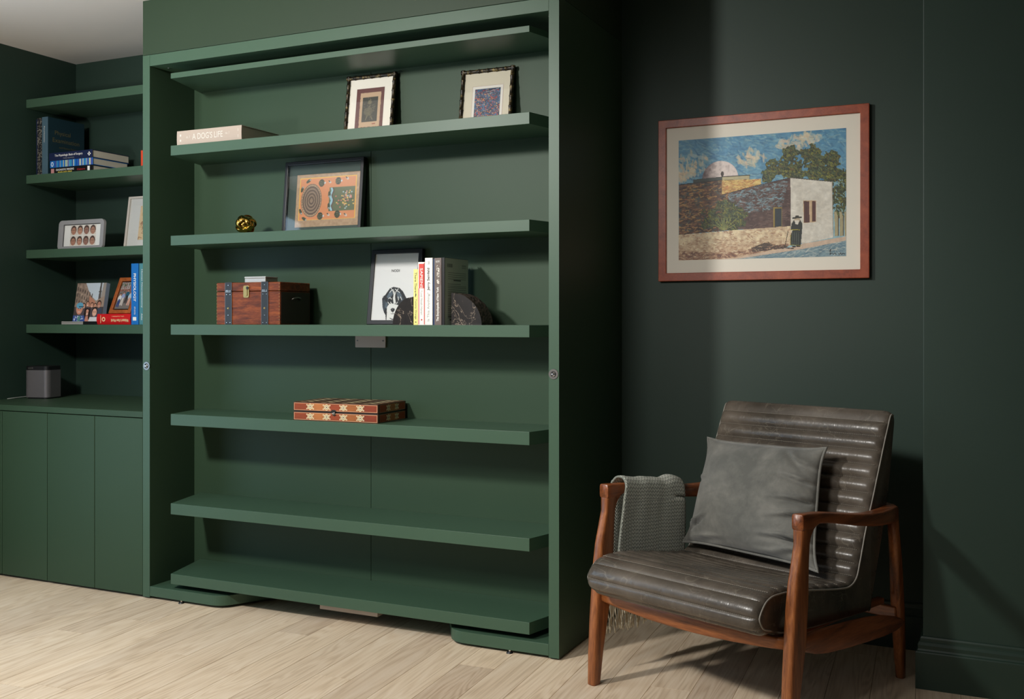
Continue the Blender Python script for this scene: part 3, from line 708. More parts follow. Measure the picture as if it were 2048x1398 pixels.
for k in range(60):
    rs = np.random.RandomState(k); x, y = .5 + rs.normal() * .09, .5 + rs.normal() * .12
    c.line([(x, y), (x + rs.uniform(-.06, .06), y + rs.uniform(-.04, .04))], 0.006, (150, 138, 104), .8)
c.ell(.5, .34, .07, .05, (128, 118, 88), 0, .7); c.ell(.46, .56, .16, .10, (112, 104, 80), 0, .6); c.line([(.42, .68), (.38, .75)], .012, (150, 138, 104)); c.line([(.56, .68), (.62, .75)], .012, (150, 138, 104))
c.rect(.62, .84, .74, .87, (150, 84, 60))
bamboo_frame('small bamboo-style frame with a dark print on maroon paper', 0.217, 0.250, (-2.140, 3.272, z + 0.0012), (math.radians(-7.5), 0, math.radians(1)), c, (0.046, 0.034, 0.122, 0.164), M_matw)
c = Canvas(90, 110, (226, 222, 212)); c.rect(0, 0, 1, .012, (150, 70, 60)); c.rect(0, 0, .015, 1, (150, 70, 60)); c.rect(.985, 0, 1, 1, (150, 70, 60)); c.rect(0, .985, 1, 1, (150, 70, 60))
A = (c.X > .09) & (c.X < .91) & (c.Y > .08) & (c.Y < .93); n = vnoise(90, 110, 14, 16, 11, 3); c.blend(A, (28, 40, 66), (58, 104, 140), n * 2 - .6)
rs = np.random.RandomState(12)
for k in range(900):
    x, y = rs.uniform(.1, .9), rs.uniform(.1, .92)
    if rs.rand() < (0.25 + y * .8): c.ell(x, y, rs.uniform(.007, .017), rs.uniform(.006, .015), [(206, 60, 40), (222, 124, 56), (150, 44, 50), (60, 110, 160), (204, 170, 110), (30, 40, 60)][rs.randint(6)])
for x, y in ((.45, .17), (.62, .15), (.75, .12), (.55, .22), (.2, .4), (.18, .52)): c.line([(x, y), (x + .1, y - .015)], .008, (196, 206, 210))
bamboo_frame('small bamboo-style frame with a blue and red speckled print', 0.211, 0.223, (-1.649, 3.276, z + 0.0012), (math.radians(-8), 0, math.radians(1)), c, (0.048, 0.020, 0.122, 0.140), M_mat2)
# shelf 3
z = SZ[2]
t = thing('knot_ornament', 'polished gold knot ball ornament on the third shelf', 'ornament', (-2.642, 3.19, z), (0.2, 0.3, 0.5))
def knot():
    R0 = 0.036
    axes = [(1, 1, 1), (-1, 1, 1), (1, -1, 1), (1, 1, -1)]
    bands = []
    for bi, ax in enumerate(axes):
        a = Vector(ax).normalized(); u = a.orthogonal().normalized(); v = a.cross(u)
        bm = bmesh.new(); N = 72; rings = []
        for k in range(N):
            t_ = 2 * PI * k / N; rr = R0 + 0.0036 * math.cos(3 * t_ + bi * PI / 2)
            d = u * math.cos(t_) + v * math.sin(t_); sec = []
            for (h, o_) in ((-.0098, -.0008), (-.0086, .0016), (-.003, .0028), (.003, .0028), (.0086, .0016), (.0098, -.0008), (0.006, -.003), (-.006, -.003)):
                nrm = (d * 1.0 + a * (h / R0)).normalized(); sec.append(bm.verts.new(nrm * (rr + o_)))
            rings.append(sec)
        for i in range(N):
            A_, B_ = rings[i], rings[(i + 1) % N]
            for k in range(8): bm.faces.new((A_[k], A_[(k + 1) % 8], B_[(k + 1) % 8], B_[k]))
        bands.append(bm)
    return bands
t.location.z += 0.0425
for bm in knot(): part('band', bm, M_gold, t, smooth=True, bev=0)
bm = bmesh.new(); bmesh.ops.create_uvsphere(bm, u_segments=24, v_segments=16, radius=0.0325); part('core', bm, M_gold, t, smooth=True)
def tribal():
    c = Canvas(170, 128, (176, 146, 116)); n = vnoise(170, 128, 30, 22, 15); c.blend(n > -1, (150, 122, 96), (190, 162, 130), n)
    L = (c.X > .055) & (c.X < .945) & (c.Y > .07) & (c.Y < .87); c.put(L, (226, 176, 70)); c.rect(.065, .084, .935, .856, (206, 136, 92))
    c.ell(.25, .50, .165, .315, (118, 98, 82))
    for k in range(9):
        r = 1 - k * .105; c.ell(.25, .50, .158 * r, .30 * r, (92, 76, 66) if k % 2 else (138, 118, 98))
    for k in range(36):
        a = 2 * PI * k / 36; c.ell(.25 + .15 * math.cos(a), .50 + .285 * math.sin(a), .006, .01, (196, 168, 128))
    c.rect(.53, .27, .93, .72, (96, 106, 78)); 
    for k in range(24):
        y = .28 + .43 * k / 24; x = .565 + .012 * math.sin(k * .6); c.rect(x - .02, y, x + .012, y + .02, (150, 190, 200)); c.rect(x + .012, y, x + .03, y + .02, (92, 66, 60))
    rs = np.random.RandomState(4)
    for k in range(60):
        x, y = .78 + rs.normal() * .06, .50 + rs.normal() * .09
        if .6 < x < .92 and .3 < y < .7: c.ell(x, y, .012, .012, [(206, 150, 130), (220, 180, 100), (170, 190, 196), (200, 120, 110), (70, 80, 60)][rs.randint(5)])
    for x, y in ((.40, .18), (.66, .16), (.40, .80), (.67, .78)):
        c.ell(x, y, .045, .07, (56, 62, 46)); 
        for j in range(3): c.line([(x - .035, y - .03 + .03 * j), (x + .035, y - .02 + .03 * j)], .006, (120, 116, 84))
        c.ell(x + .052, y, .01, .02, (196, 204, 206))
    for x, y, a in ((.19, .13, -.6), (.095, .28, -1.2), (.085, .70, 1.1), (.15, .84, .5), (.53, .40, 1.57), (.53, .62, 1.57)):
        c.ell(x, y, .045, .028, (66, 72, 52), a); c.ell(x + .03 * math.cos(a), y + .04 * math.sin(a), .014, .016, (150, 156, 150))
    for x, y in ((.53, .17), (.80, .12), (.53, .78), (.80, .80)): c.ell(x, y, .025, .02, (196, 190, 178), .7); c.ell(x - .012, y - .015, .018, .012, (70, 66, 60), .7)
    return c
frame('picture_frame', 'black box frame with an orange ochre tribal print', 0.365, 0.292, 0.014, 0.024, M_bframe, (-2.352, 3.272, z + 0.0012), (math.radians(-5.5), 0, math.radians(0.5)), None, tribal(), (0.052, 0.032, 0.292, 0.208), matm=mat('grey green backing card', rgb(58, 74, 68), 0.7), recess=0.014)
# shelf 4: trunk
z = SZ[3]
t = thing('trunk', 'small red-brown wooden trunk with black straps and brass latch', 'trunk', (-2.562, 3.105, z))
TW, TD, THh = 0.302, 0.185, 0.160; seam = 0.126
part('body', bx(-TW / 2, TW / 2, 0, TD, 0, seam - 0.0008), M_trunk, t, bev=0.0015)
part('lid', bx(-TW / 2 - .0005, TW / 2 + .0005, -.0005, TD, seam + 0.0008, THh), M_trunk, t, bev=0.003)
part('end_shade', bx(TW / 2, TW / 2 + 0.0012, 0.006, TD - .004, 0.004, seam - .004), mat('shade painted end', rgb(40, 18, 12), 0.4), t, 'dark sheet painting shade onto the trunk end')  # thin dark sheet puts the right end's shade into its colour
for fx in (0.147, 0.720):
    x0 = -TW / 2 + TW * fx; x1 = x0 + 0.031
    bm = bmesh.new(); box(bm, x0, x1, -0.0030, -0.0006, 0, seam - 0.004); box(bm, x0, x1, -0.0032, -0.0010, seam + 0.004, THh + 0.001); box(bm, x0, x1, -0.0032, TD, THh, THh + 0.0018)
    s_ = part('strap', bm, mat('black strap leather', rgb(32, 34, 36), 0.4), t, 'black leather strap', bev=0.0005)
    bm = bmesh.new()
    for xx in (x0 - .0006, x1 - .0004): box(bm, xx, xx + .001, -0.0034, -0.0006, 0, THh)
    part('strap_edge', bm, M_steel, s_)
    for (xx, zz, rr) in ((.25, .008, .0022), (.8, .008, .0022), (.5, .036, .0022), (.45, .062, .0046), (.25, .115, .0022), (.8, .115, .0022), (.2, .130, .0022), (.8, .130, .0022), (.5, .150, .0022)):
        bm = bmesh.new(); cyl(bm, (x0 + .031 * xx, -0.0030, zz), rr, -0.0016, 'y', 12, r2=rr * .6); part('rivet', bm, M_chrome if rr < .004 else M_brass, s_)
    bm = bmesh.new(); box(bm, x0 + .003, x1 - .003, -0.0046, -0.0036, seam - .0035, seam + .0035); box(bm, x0 + .008, x0 + .02, -0.006, -0.0046, seam - .001, seam + .006); part('buckle', bm, M_steel, s_)
bm = bmesh.new(); prism(bm, rrect(0.027, 0.046, 0.006, 4, -TW / 2 + TW * .48, 0.125), -0.0030, -0.0008); la = part('latch_plate', bm, M_brass, t, 'brass latch plate', bev=0.0005)
bm = bmesh.new(); prism(bm, rrect(0.015, 0.030, 0.004, 4, -TW / 2 + TW * .475, 0.123), -0.0052, -0.0030); part('hasp', bm, M_brass, la, bev=0.0005)
bm = bmesh.new(); box(bm, -TW / 2 + TW * .49, -TW / 2 + TW * .52, -0.0062, -0.0052, 0.134, 0.144); part('keyhole', bm, M_black, la)
bm = bmesh.new()
for k in range(13):
    zz = 0.006 + k * 0.0123; cyl(bm, (TW / 2 - .003, -0.0006, zz), 0.0014, -0.0010, 'y', 8)
    cyl(bm, (-TW / 2 + .003, -0.0006, zz), 0.0014, -0.0010, 'y', 8)
part('nail_trim', bm, M_brass, t, 'rows of tiny brass nails down the front corners')
bm = bmesh.new(); tube(bm, [(TW / 2 + .001, .065, .094), (TW / 2 + .010, .072, .100), (TW / 2 + .012, .092, .103), (TW / 2 + .010, .112, .100), (TW / 2 + .001, .120, .094)], 0.003, 8); part('handle', bm, M_steel, t, smooth=True)
t = thing('jewel_box', 'small pale silver box resting on the trunk lid', 'box', (-2.572, 3.165, z + THh + 0.0019))
part('body', bx(-0.055, 0.045, 0, 0.075, 0, 0.016), mat('pale silver', rgb(186, 186, 182), 0.35, 0.3), t, bev=0.002); part('lid', bx(-0.056, 0.046, -0.001, 0.076, 0.0165, 0.023), mat('pale silver lid', rgb(200, 200, 196), 0.35, 0.3), t, bev=0.002)
# dog portrait
def dog():
    c = Canvas(150, 200, (226, 226, 224))
    k1, k2, g1, w1 = (24, 26, 30), (52, 62, 72), (96, 112, 124), (224, 224, 220)
    def P(x, y): v = (y - 172) / 905.0; return ((x - (228 - 68 * v)) / 606.0, v)
    c.poly([P(*p) for p in [(430, 640), (480, 625), (560, 640), (610, 690), (640, 750), (668, 800), (665, 880), (650, 960), (600, 1040), (560, 1075), (370, 1075), (365, 1000), (345, 970), (325, 900), (318, 780), (345, 750), (308, 765), (360, 735), (400, 680)]], k1)
    for p in [[(335, 800), (330, 900), (352, 960), (372, 880), (360, 800)], [(570, 720), (600, 760), (640, 830), (620, 900), (580, 820)], [(400, 720), (440, 690), (430, 760), (390, 830)]]: c.poly([P(*q) for q in p], k2)
    for p in [[(420, 690), (450, 660), (470, 720), (440, 760), (400, 780), (380, 760)], [(520, 700), (560, 690), (590, 740), (560, 790), (530, 770)], [(370, 820), (400, 850), (390, 930), (360, 900)]]: c.poly([P(*q) for q in p], g1, .8)
    c.poly([P(*q) for q in [(385, 900), (420, 850), (470, 850), (540, 870), (560, 920), (565, 990), (530, 1030), (520, 1075), (380, 1075), (385, 1000)]], w1)
    c.poly([P(*q) for q in [(478, 850), (470, 780), (482, 700), (470, 650), (495, 700), (500, 780), (510, 850)]], w1)
    for p in [[(470, 660), (440, 680), (425, 700)], [(500, 655), (530, 680), (560, 700)], [(440, 640), (470, 680), (480, 720)], [(545, 650), (510, 690), (495, 740)], [(430, 820), (450, 850)], [(420, 860), (400, 830)], [(520, 850), (545, 800), (540, 760)], [(410, 780), (430, 770), (450, 790)], [(575, 760), (590, 800)]]:
        c.line([P(*q) for q in p], .010, w1)
    c.ell(*P(420, 820), .028, .014, (14, 14, 16)); c.ell(*P(528, 815), .024, .014, (14, 14, 16))
    c.poly([P(*q) for q in [(435, 925), (460, 908), (490, 915), (498, 935), (470, 968), (445, 955)]], (28, 28, 32)); c.ell(*P(462, 925), .012, .006, (110, 112, 116))
    c.line([P(468, 965), P(470, 985)], .008, (40, 40, 42)); c.line([P(440, 985), P(470, 990), P(505, 982)], .006, (60, 60, 62))
    c.line([P(428, 1045), P(455, 1062), P(480, 1062), P(515, 1045)], .012, (30, 30, 34)); return c
t = frame('picture_frame', 'black framed portrait of a black and white dog named NODI', 0.222, 0.285, 0.0165, 0.020, M_bframe, (-2.030, 3.272, z + 0.001), (math.radians(-8), 0, math.radians(0)), None, dog(), (0.0162, 0.0162, 0.1896, 0.2526), recess=0.006)
text('NODI', ink, t, (-0.002, 0.0050, 0.204), RX, UP_, width=0.035, height=0.010, bold=.012, name='lettering')
# bookends
def marble():
    m = mat('black marble', rgb(30, 28, 28), 0.25); t = NT(m); v = t.coord('Object')
    n = t.noise(v, 9, 5, .6, 1.4); f = t.math('ABSOLUTE', t.math('SUBTRACT', n, 0.5))
    vein = t.ramp(f, [(0.001, rgb(190, 170, 150)), (0.005, rgb(44, 40, 38)), (0.2, rgb(34, 32, 32))])
    t.l(vein, t.b.inputs['Base Color']); return m
M_marble = marble()
def bark():
    m = mat('rough marble edge', rgb(60, 50, 44), 0.7); t = NT(m); v = t.coord('Object', (1, .35, 1)); f = t.noise(v, 120, 5, .7)
    t.l(t.ramp(f, [(0.35, rgb(24, 20, 18)), (0.6, rgb(84, 68, 58)), (0.75, rgb(120, 100, 84))]), t.b.inputs['Base Color']); t.bump(f, 1.0, 0.004); return m
M_bark = bark()
def bookend(label, x, y, sgn, R=0.110, wx=1.06):
    t = thing('bookend', label, 'bookend', (x, y, z), group='black marble bookends')
    bm = bmesh.new(); n = 22; rs = random.Random(3 + sgn)
    pts = [(0, 0)] + [(sgn * (R * wx) * math.cos(PI / 2 * k / n), R * (math.sin(PI / 2 * k / n)) * (1 + rs.uniform(-.012, .012))) for k in range(n + 1)]
    D = 0.085; A_ = [bm.verts.new((p[0], 0, p[1])) for p in pts]; rows = [A_]
    for j in range(1, 9): rows.append([bm.verts.new((p[0] * (1 + rs.uniform(-.012, .012) * (i > 0)), D * j / 8, p[1] * (1 + rs.uniform(-.012, .012) * (i > 1)))) for i, p in enumerate(pts)])
    bm.faces.new(A_); bm.faces.new(rows[-1][::-1])
    m = len(pts)
    for a, b_ in zip(rows, rows[1:]):
        for i in range(m):
            f = bm.faces.new((a[i], b_[i], b_[(i + 1) % m], a[(i + 1) % m])); f.material_index = 1 if 0 < i < m - 1 else 0
    obj_ = part('quarter_disc', bm, [M_marble, M_bark], t, 'polished black marble quarter disc with a rough rim')
bookend('black marble quarter-round bookend left of the books, before the dog portrait', -1.8325, 3.095, -1, 0.098, 0.84)
bookend('black marble quarter-round bookend right of the books', -1.697, 3.125, 1, 0.110)
gM = 'upright books between the marble bookends'
b = book('slim pale yellow book, leftmost between the bookends', 0.0178, 0.194, 0.15, (-1.8315, 3.097, z), c_yel, group=gM, board=.0008)
text('There There', ink, b, (0.0090, -E, 0.148), DN, UPX, width=0.070, height=0.008); text('Tommy Orange', ink, b, (0.0090, -E, 0.055), DN, UPX, width=0.070, height=0.008)
bm = bmesh.new(); prism(bm, [(.0085, .112), (.0115, .106), (.010, .100), (.007, .096), (.0075, .104)], -E, 0); part('spine_emblem', bm, ink, b, 'small black feather')
bm = bmesh.new(); cyl(bm, (.009, -E, .010), .0025, E, 'y', 12); part('spine_emblem', bm, inkg, b)
b = book('white paperback with red panel and white lettering on its spine', 0.0270, 0.218, 0.16, (-1.8130, 3.097, z), c_sap, group=gM, board=.0008)
part('spine_panel', bx(0.0035, 0.0250, -E, 0, 0.127, 0.212), c_sred, b, 'red spine panel')
part('spine_stripe', bx(0.0020, 0.0045, -E, 0, 0.002, 0.127), c_sred, b); part('spine_stripe', bx(0.0235, 0.0262, -E, 0, 0.002, 0.216), c_sred, b)
text('SAPIENS', inkw, b, (0.0140, -2 * E, 0.162), DN, UPX, width=0.070, height=0.0105, bold=.008); text('Yuval Noah Harari', inkgr, b, (0.0140, -E, 0.078), DN, UPX, width=0.085, height=0.008)
bm = bmesh.new(); cyl(bm, (.0140, -E, .018), .0028, E, 'y', 12); part('spine_emblem', bm, inkr, b)
b = book('tallest white book, its spine lettered in bold black then grey', 0.0295, 0.232, 0.17, (-1.7855, 3.097, z), c_sap, group=gM, board=.002)
text('Jerry Seinfeld', ink, b, (0.0145, -E, 0.158), (0, 0, 1), (-1, 0, 0), width=0.078, height=0.0125, bold=.012); text('Is This Anything?', inkgr, b, (0.0145, -E, 0.062), (0, 0, 1), (-1, 0, 0), width=0.098, height=0.0115)
text('S&S', inkgr, b, (0.0145, -E, 0.215), (0, 0, 1), (-1, 0, 0), width=0.012, height=0.007)
b = book('very thin dark blue book between the tall white book and the taupe book', 0.0070, 0.228, 0.16, (-1.7555, 3.101, z), mat('deep blue cover', rgb(28, 56, 98), .4), group=gM, board=.0008)
b = book('taupe brown encyclopedia with white spine lettering', 0.0275, 0.231, 0.17, (-1.7482, 3.097, z), c_taupe, group=gM, board=.002)
text('The Encyclopedia of New York', inkw, b, (0.0140, -E, 0.072), (0, 0, 1), (-1, 0, 0), width=0.118, height=0.0115, bold=.02)
c = Canvas(22, 110, (104, 90, 84)); n = vnoise(22, 110, 6, 26, 21, 2); c.put((n > .55) & (c.X > .3) & (c.X < .75), (214, 208, 198)); c.mesh('spine_drawing', .0250, .070, M_print, b, (.0012, -E, .137))
text('NYM', inkw, b, (0.0135, -2 * E, 0.218), (1, 0, 0), (0, 0, 1), width=0.014, height=0.008)
b = book('black spined book showing its sage grey back cover', 0.0105, 0.232, 0.175, (-1.7203, 3.099, z), c_black, group=gM, board=.0015)
c = Canvas(96, 130, (190, 200, 182)); ig = (90, 98, 88)
c.rect(.10, .085, .32, .135, (70, 74, 66)); 
for k in range(9): c.rect(.11 + .024 * k, .085, .12 + .024 * k, .135, (190, 200, 182))
for k in range(3): c.rect(.72, .09 + .02 * k, .90, .098 + .02 * k, ig, .8)
for k in range(4): c.rect(.14, .215 + .03 * k, .90, .223 + .03 * k, ig, .75)
c.rect(.36, .325, .68, .340, (20, 22, 20))
for k in range(9): c.rect(.12, .385 + .028 * k, .92 - .25 * (k == 0), .392 + .028 * k, ig, .75)
for k in range(10): c.rect(.12, .64 + .028 * k, .75, .647 + .028 * k, ig, .75)
c.rect(.14, .87, .30, .885, ig, .7); c.rect(.2, .915, .38, .93, (20, 22, 20))
c.mesh('cover_print', 0.172, 0.230, M_print, b, M=Matrix.Translation((0.0110, 0.002, 0.001)) @ Matrix(((0, -1, 0, 0), (1, 0, 0, 0), (0, 0, 1, 0), (0, 0, 0, 1))))
# shelf 5: inlaid games box
z = SZ[4]
t = thing('backgammon_box', 'closed inlaid wooden backgammon box with star marquetry', 'game box', (-2.340, 3.092, z), (0, 0, math.radians(2.5)))
BW, BD, BH = 0.357, 0.205, 0.0315
M_inl = mat('dark inlaid veneer', rgb(74, 42, 26), 0.35)
def stars(cnt, w_, h_, wdt):
    c = Canvas(wdt, max(18, int(wdt * h_ / w_)), (120, 52, 22)); n = vnoise(c.w, c.h, 12, 5, 31 + cnt)
    segs = cnt + 1; cols = [(150, 64, 24), (190, 116, 60), (156, 66, 26), (170, 98, 44), (140, 54, 20)]
    for i in range(segs): c.blend((c.X >= i / segs) & (c.X < (i + 1) / segs), tuple(int(v * .85) for v in cols[i % 5]), cols[i % 5], n)
    for i in range(cnt):
        cx = (i + 1) / segs; a = w_ / h_
        for k in range(3):
            an = PI / 6 + PI / 3 * k; dx, dy = math.cos(an) * .52 / a, math.sin(an) * .52
            c.line([(cx - dx, .5 - dy), (cx + dx, .5 + dy)], .17, (228, 206, 166))
        c.ell(cx, .5, .36 / a, .36, (222, 198, 150)); c.ell(cx, .5, .26 / a, .26, (120, 104, 84)); c.ell(cx, .5, .20 / a, .20, (228, 212, 178)); c.ell(cx, .5, .09 / a, .09, (30, 18, 12))
        for k in range(12):
            an = PI / 6 * k; c.ell(cx + .42 * math.cos(an) / a, .5 + .42 * math.sin(an), .035 / a, .045, (40, 22, 14))
    e = .05; c.put((c.Y < e * 1.2) | (c.Y > 1 - e * 1.2) | (c.X < e / (w_ / h_) * 1.2) | (c.X > 1 - e / (w_ / h_) * 1.2), (216, 160, 120)); return c
def checks():
    c = Canvas(150, 90, (92, 66, 46)); 
    for i in range(16):
        for j in range(10):
            if (i + j) % 2 == 0 and i % 4 in (1, 2): c.rect(i / 16, j / 10, (i + 1) / 16, (j + 1) / 10, (190, 172, 132))
            elif (i + j) % 2: c.rect(i / 16, j / 10, (i + 1) / 16, (j + 1) / 10, (66, 46, 34))
    c.put((c.X < .02) | (c.X > .98) | (c.Y < .03) | (c.Y > .97), (130, 84, 50)); return c
for nm, z0 in (('lower_tray', 0.0), ('upper_tray', BH + 0.0035)):
    h = part(nm, bx(0, BW, 0, BD, z0, z0 + BH), M_inl, t, bev=0.0006)
    stars(4, BW, BH, 300).mesh('front_marquetry', BW - .006, BH - .005, M_print, h, (.003, -0.0007, z0 + .0025))
    stars(2, BD, BH, 150).mesh('side_marquetry', BD - .02, BH - .005, M_print, h, M=Matrix.Translation((BW + .0007, .012, z0 + .0025)) @ Matrix(((0, -1, 0, 0), (1, 0, 0, 0), (0, 0, 1, 0), (0, 0, 0, 1))))
part('hinge_strip', bx(0.003, BW - .003, 0.003, BD - .002, BH, BH + 0.0035), M_black, t)
checks().mesh('top_marquetry', BW - .006, BD - .006, M_print, t, M=Matrix.Translation((.003, .003, 2 * BH + .0042)) @ Matrix(((1, 0, 0, 0), (0, 0, 1, 0), (0, 1, 0, 0), (0, 0, 0, 1))))
bm = bmesh.new(); cx = BW * .49
prism(bm, [(cx - .012, 2 * BH * .5 + .006), (cx - .006, 2 * BH * .5 + .011), (cx + .006, 2 * BH * .5 + .011), (cx + .012, 2 * BH * .5 + .006), (cx + .004, BH + .001), (cx + .009, BH - .006), (cx + .002, BH - .011), (cx - .005, BH - .008), (cx - .004, BH + .001)], -0.004, -0.0008)
bmesh.ops.create_uvsphere(bm, u_segments=10, v_segments=8, radius=.004, matrix=Matrix.Translation((cx, -.005, BH - .002)))
part('clasp', bm, M_chrome, t, 'small silver clasp')

# ================================================================== PAINTING ON THE WALL
def painting():
    W_, H_ = 430, 321
    c = Canvas(W_, H_, (110, 160, 184)); rs = np.random.RandomState(77)
    n1 = vnoise(W_, H_, 5, 4, 1, 5); n2 = vnoise(W_, H_, 26, 18, 2, 4); n3 = vnoise(W_, H_, 60, 45, 3, 2)
    def P(x, y):
        u = (x - 203) / 1195.0; top = 325 - 93 * u; bot = 1180 - 27 * u; return (u, (y - top) / (bot - top))
    def PL(l): return [P(*q) for q in l]
    allm = c.X > -1
    c.blend(allm, (84, 142, 176), (150, 190, 200), c.Y * 1.1 + (n2 - .5) * .9)
    def stroke(region, cols, cnt, ln, wd, ang, seed, al=.75):
        r = np.random.RandomState(seed); ys, xs = np.where(region)
        if len(ys) == 0: return
        for _ in range(cnt):
            i = r.randint(len(ys)); cx, cy = xs[i] / W_, ys[i] / H_; a = ang + r.normal() * .5; l = ln * r.uniform(.5, 1.3)
            x0, x1 = cx - l * math.cos(a), cx + l * math.cos(a); y0, y1 = cy - l * math.sin(a), cy + l * math.sin(a)
            ia0, ia1 = max(0, int(min(x0, x1) * W_) - 4), min(W_, int(max(x0, x1) * W_) + 5); ib0, ib1 = max(0, int(min(y0, y1) * H_) - 4), min(H_, int(max(y0, y1) * H_) + 5)
            X, Y = c.X[ib0:ib1, ia0:ia1], c.Y[ib0:ib1, ia0:ia1]; dx, dy = (x1 - x0) * c.asp, y1 - y0
            t_ = np.clip(((X - x0) * c.asp * dx + (Y - y0) * dy) / (dx * dx + dy * dy + 1e-9), 0, 1)
            m = (np.hypot((X - x0) * c.asp - t_ * dx, Y - y0 - t_ * dy) < wd / 2) & region[ib0:ib1, ia0:ia1]
            col = np.array(cols[r.randint(len(cols))]) / 255.0; s_ = c.a[ib0:ib1, ia0:ia1]; s_[m] = s_[m] * (1 - al) + col * al
    sky = c.Y < .5
    stroke(sky, [(70, 128, 168), (104, 160, 186), (150, 186, 192), (60, 110, 150), (128, 172, 186)], 900, .022, .010, 0.5, 5, .5)
    for cx, cy, rx, ry in ((.10, .20, .10, .10), (.05, .27, .05, .05), (.45, .19, .09, .07), (.70, .10, .09, .06), (.80, .06, .06, .04), (.02, .31, .03, .03)):
        for k in range(40):
            a = rs.rand() * 6.3; r_ = rs.rand() ** .6; x, y = cx + rx * r_ * math.cos(a), cy + ry * r_ * math.sin(a)
            c.ell(x, y, rs.uniform(.012, .03), rs.uniform(.006, .016), [(220, 196, 170), (206, 190, 160), (226, 208, 176), (196, 196, 176), (180, 196, 192)][rs.randint(5)], rs.rand() * 2, .6)
    stroke(sky, [(60, 100, 128)], 90, .018, .003, 0.4, 6, .5)
    # dome
    cx, cy = P(515, 600); dm = ((c.X - cx) / .112) ** 2 + ((c.Y - cy) / .150) ** 2 < 1; dm &= c.Y < cy + .01
    sh = np.clip((c.X - cx + .10) / .08, 0, 1) * .8 + (n3 - .5) * .5 + .2; c.blend(dm, (104, 84, 88), (222, 208, 202), sh)
    c.ell(*P(531, 562), .009, .022, (56, 44, 40))
    # trees behind
    def foliage(blobs, seed, dark=(34, 46, 30), hi=[(84, 92, 40), (138, 136, 54), (66, 84, 56), (96, 110, 74), (40, 52, 34), (22, 32, 26), (100, 84, 40)], dens=900):
        m = np.zeros(c.X.shape, bool)
        for x, y, rx, ry in blobs:
            u, v = P(x, y); m |= ((c.X - u) / (rx / 1195)) ** 2 + ((c.Y - v) / (ry / 880)) ** 2 < 1 + (n2 - .5) * 2.2 + (n3 - .5) * 1.5
        c.blend(m, dark, (70, 80, 42), n3 * 1.6 - .3); stroke(m, hi, int(dens * 1.8), .007, .006, 1.0, seed, .85); return m
    foliage([(905, 520, 75, 65), (1010, 440, 70, 75), (1040, 540, 90, 70), (1150, 430, 85, 70), (1180, 530, 90, 80), (1310, 460, 60, 65), (1290, 560, 70, 70), (870, 590, 45, 30), (1370, 620, 45, 90), (1350, 740, 55, 90), (1360, 830, 40, 50)], 9, dens=1500)
    stroke(c.mpoly(PL([(1300, 600), (1395, 600), (1395, 860), (1310, 840)])), [(150, 190, 196), (26, 36, 30)], 60, .008, .006, 1.2, 10, .8)
    # drum and walls
    c.poly(PL([(315, 603), (530, 582), (730, 570), (730, 602), (315, 632)]), (62, 70, 66)); c.poly(PL([(530, 584), (728, 574), (728, 600), (530, 606)]), (188, 178, 140)); c.line(PL([(530, 582), (730, 570)]), .008, (54, 52, 46))
    wl = c.mpoly(PL([(205, 642), (315, 630), (527, 606), (527, 712), (620, 690), (620, 960), (205, 998)])); c.blend(wl, (64, 42, 34), (124, 90, 62), n2 * 1.5 - .3)
    wy = c.mpoly(PL([(527, 608), (812, 597), (812, 640), (527, 712)])); c.blend(wy, (170, 120, 70), (224, 196, 120), n2 * 1.4 - .2)
    wr = c.mpoly(PL([(527, 712), (1018, 590), (1022, 945), (600, 962), (540, 900)])); c.blend(wr, (66, 44, 40), (112, 88, 80), n2 * 1.5 - .3)
    stroke(wl, [(160, 116, 74), (190, 150, 90), (96, 62, 46), (44, 28, 24), (70, 84, 84), (140, 94, 66)], 700, .012, .009, 0.0, 11, .75)
    stroke(wy, [(232, 208, 140), (206, 150, 90), (180, 116, 80), (230, 200, 120)], 160, .010, .006, 0.0, 12, .8)
    stroke(c.mpoly(PL([(560, 705), (1010, 600), (960, 800), (700, 860), (600, 780)])), [(128, 160, 172), (98, 126, 136), (60, 48, 46), (112, 92, 88), (140, 168, 176)], 420, .013, .008, -0.08, 13, .7)
    stroke(wr, [(50, 30, 28), (90, 60, 52), (120, 96, 88)], 320, .012, .004, -0.05, 14, .8)
    c.line(PL([(205, 642), (315, 630), (527, 606)]), .008, (44, 34, 30)); c.line(PL([(527, 712), (800, 640), (1018, 590)]), .006, (60, 40, 34)); c.line(PL([(527, 606), (527, 712)]), .004, (110, 84, 56))
    c.poly(PL([(897, 800), (960, 800), (960, 940), (897, 942)]), (150, 128, 60)); c.poly(PL([(908, 810), (957, 808), (957, 938), (908, 940)]), (38, 50, 56))
    # white building
    wb = c.mpoly(PL([(1018, 588), (1302, 617), (1310, 1018), (1100, 1062), (1022, 1000)])); c.blend(wb, (206, 200, 186), (230, 226, 214), n2 * 1.4 - .2); stroke(wb, [(196, 186, 170), (236, 232, 222)], 90, .012, .004, .2, 15, .5)
    c.line(PL([(1018, 588), (1302, 617)]), .006, (58, 50, 44)); c.line(PL([(1303, 617), (1311, 1015)]), .005, (160, 150, 134))
    c.poly(PL([(1105, 752), (1196, 752), (1196, 906), (1110, 915)]), (206, 176, 140)); c.poly(PL([(1110, 757), (1148, 757), (1150, 910), (1113, 912)]), (84, 46, 40)); c.poly(PL([(1166, 757), (1192, 757), (1193, 902), (1168, 905)]), (84, 46, 40)); c.line(PL([(1128, 757), (1130, 910)]), .003, (56, 30, 28))
    # bush
    foliage([(545, 800, 75, 55), (470, 880, 90, 70), (620, 880, 90, 75), (560, 900, 120, 70), (430, 930, 50, 40)], 16, dens=500)
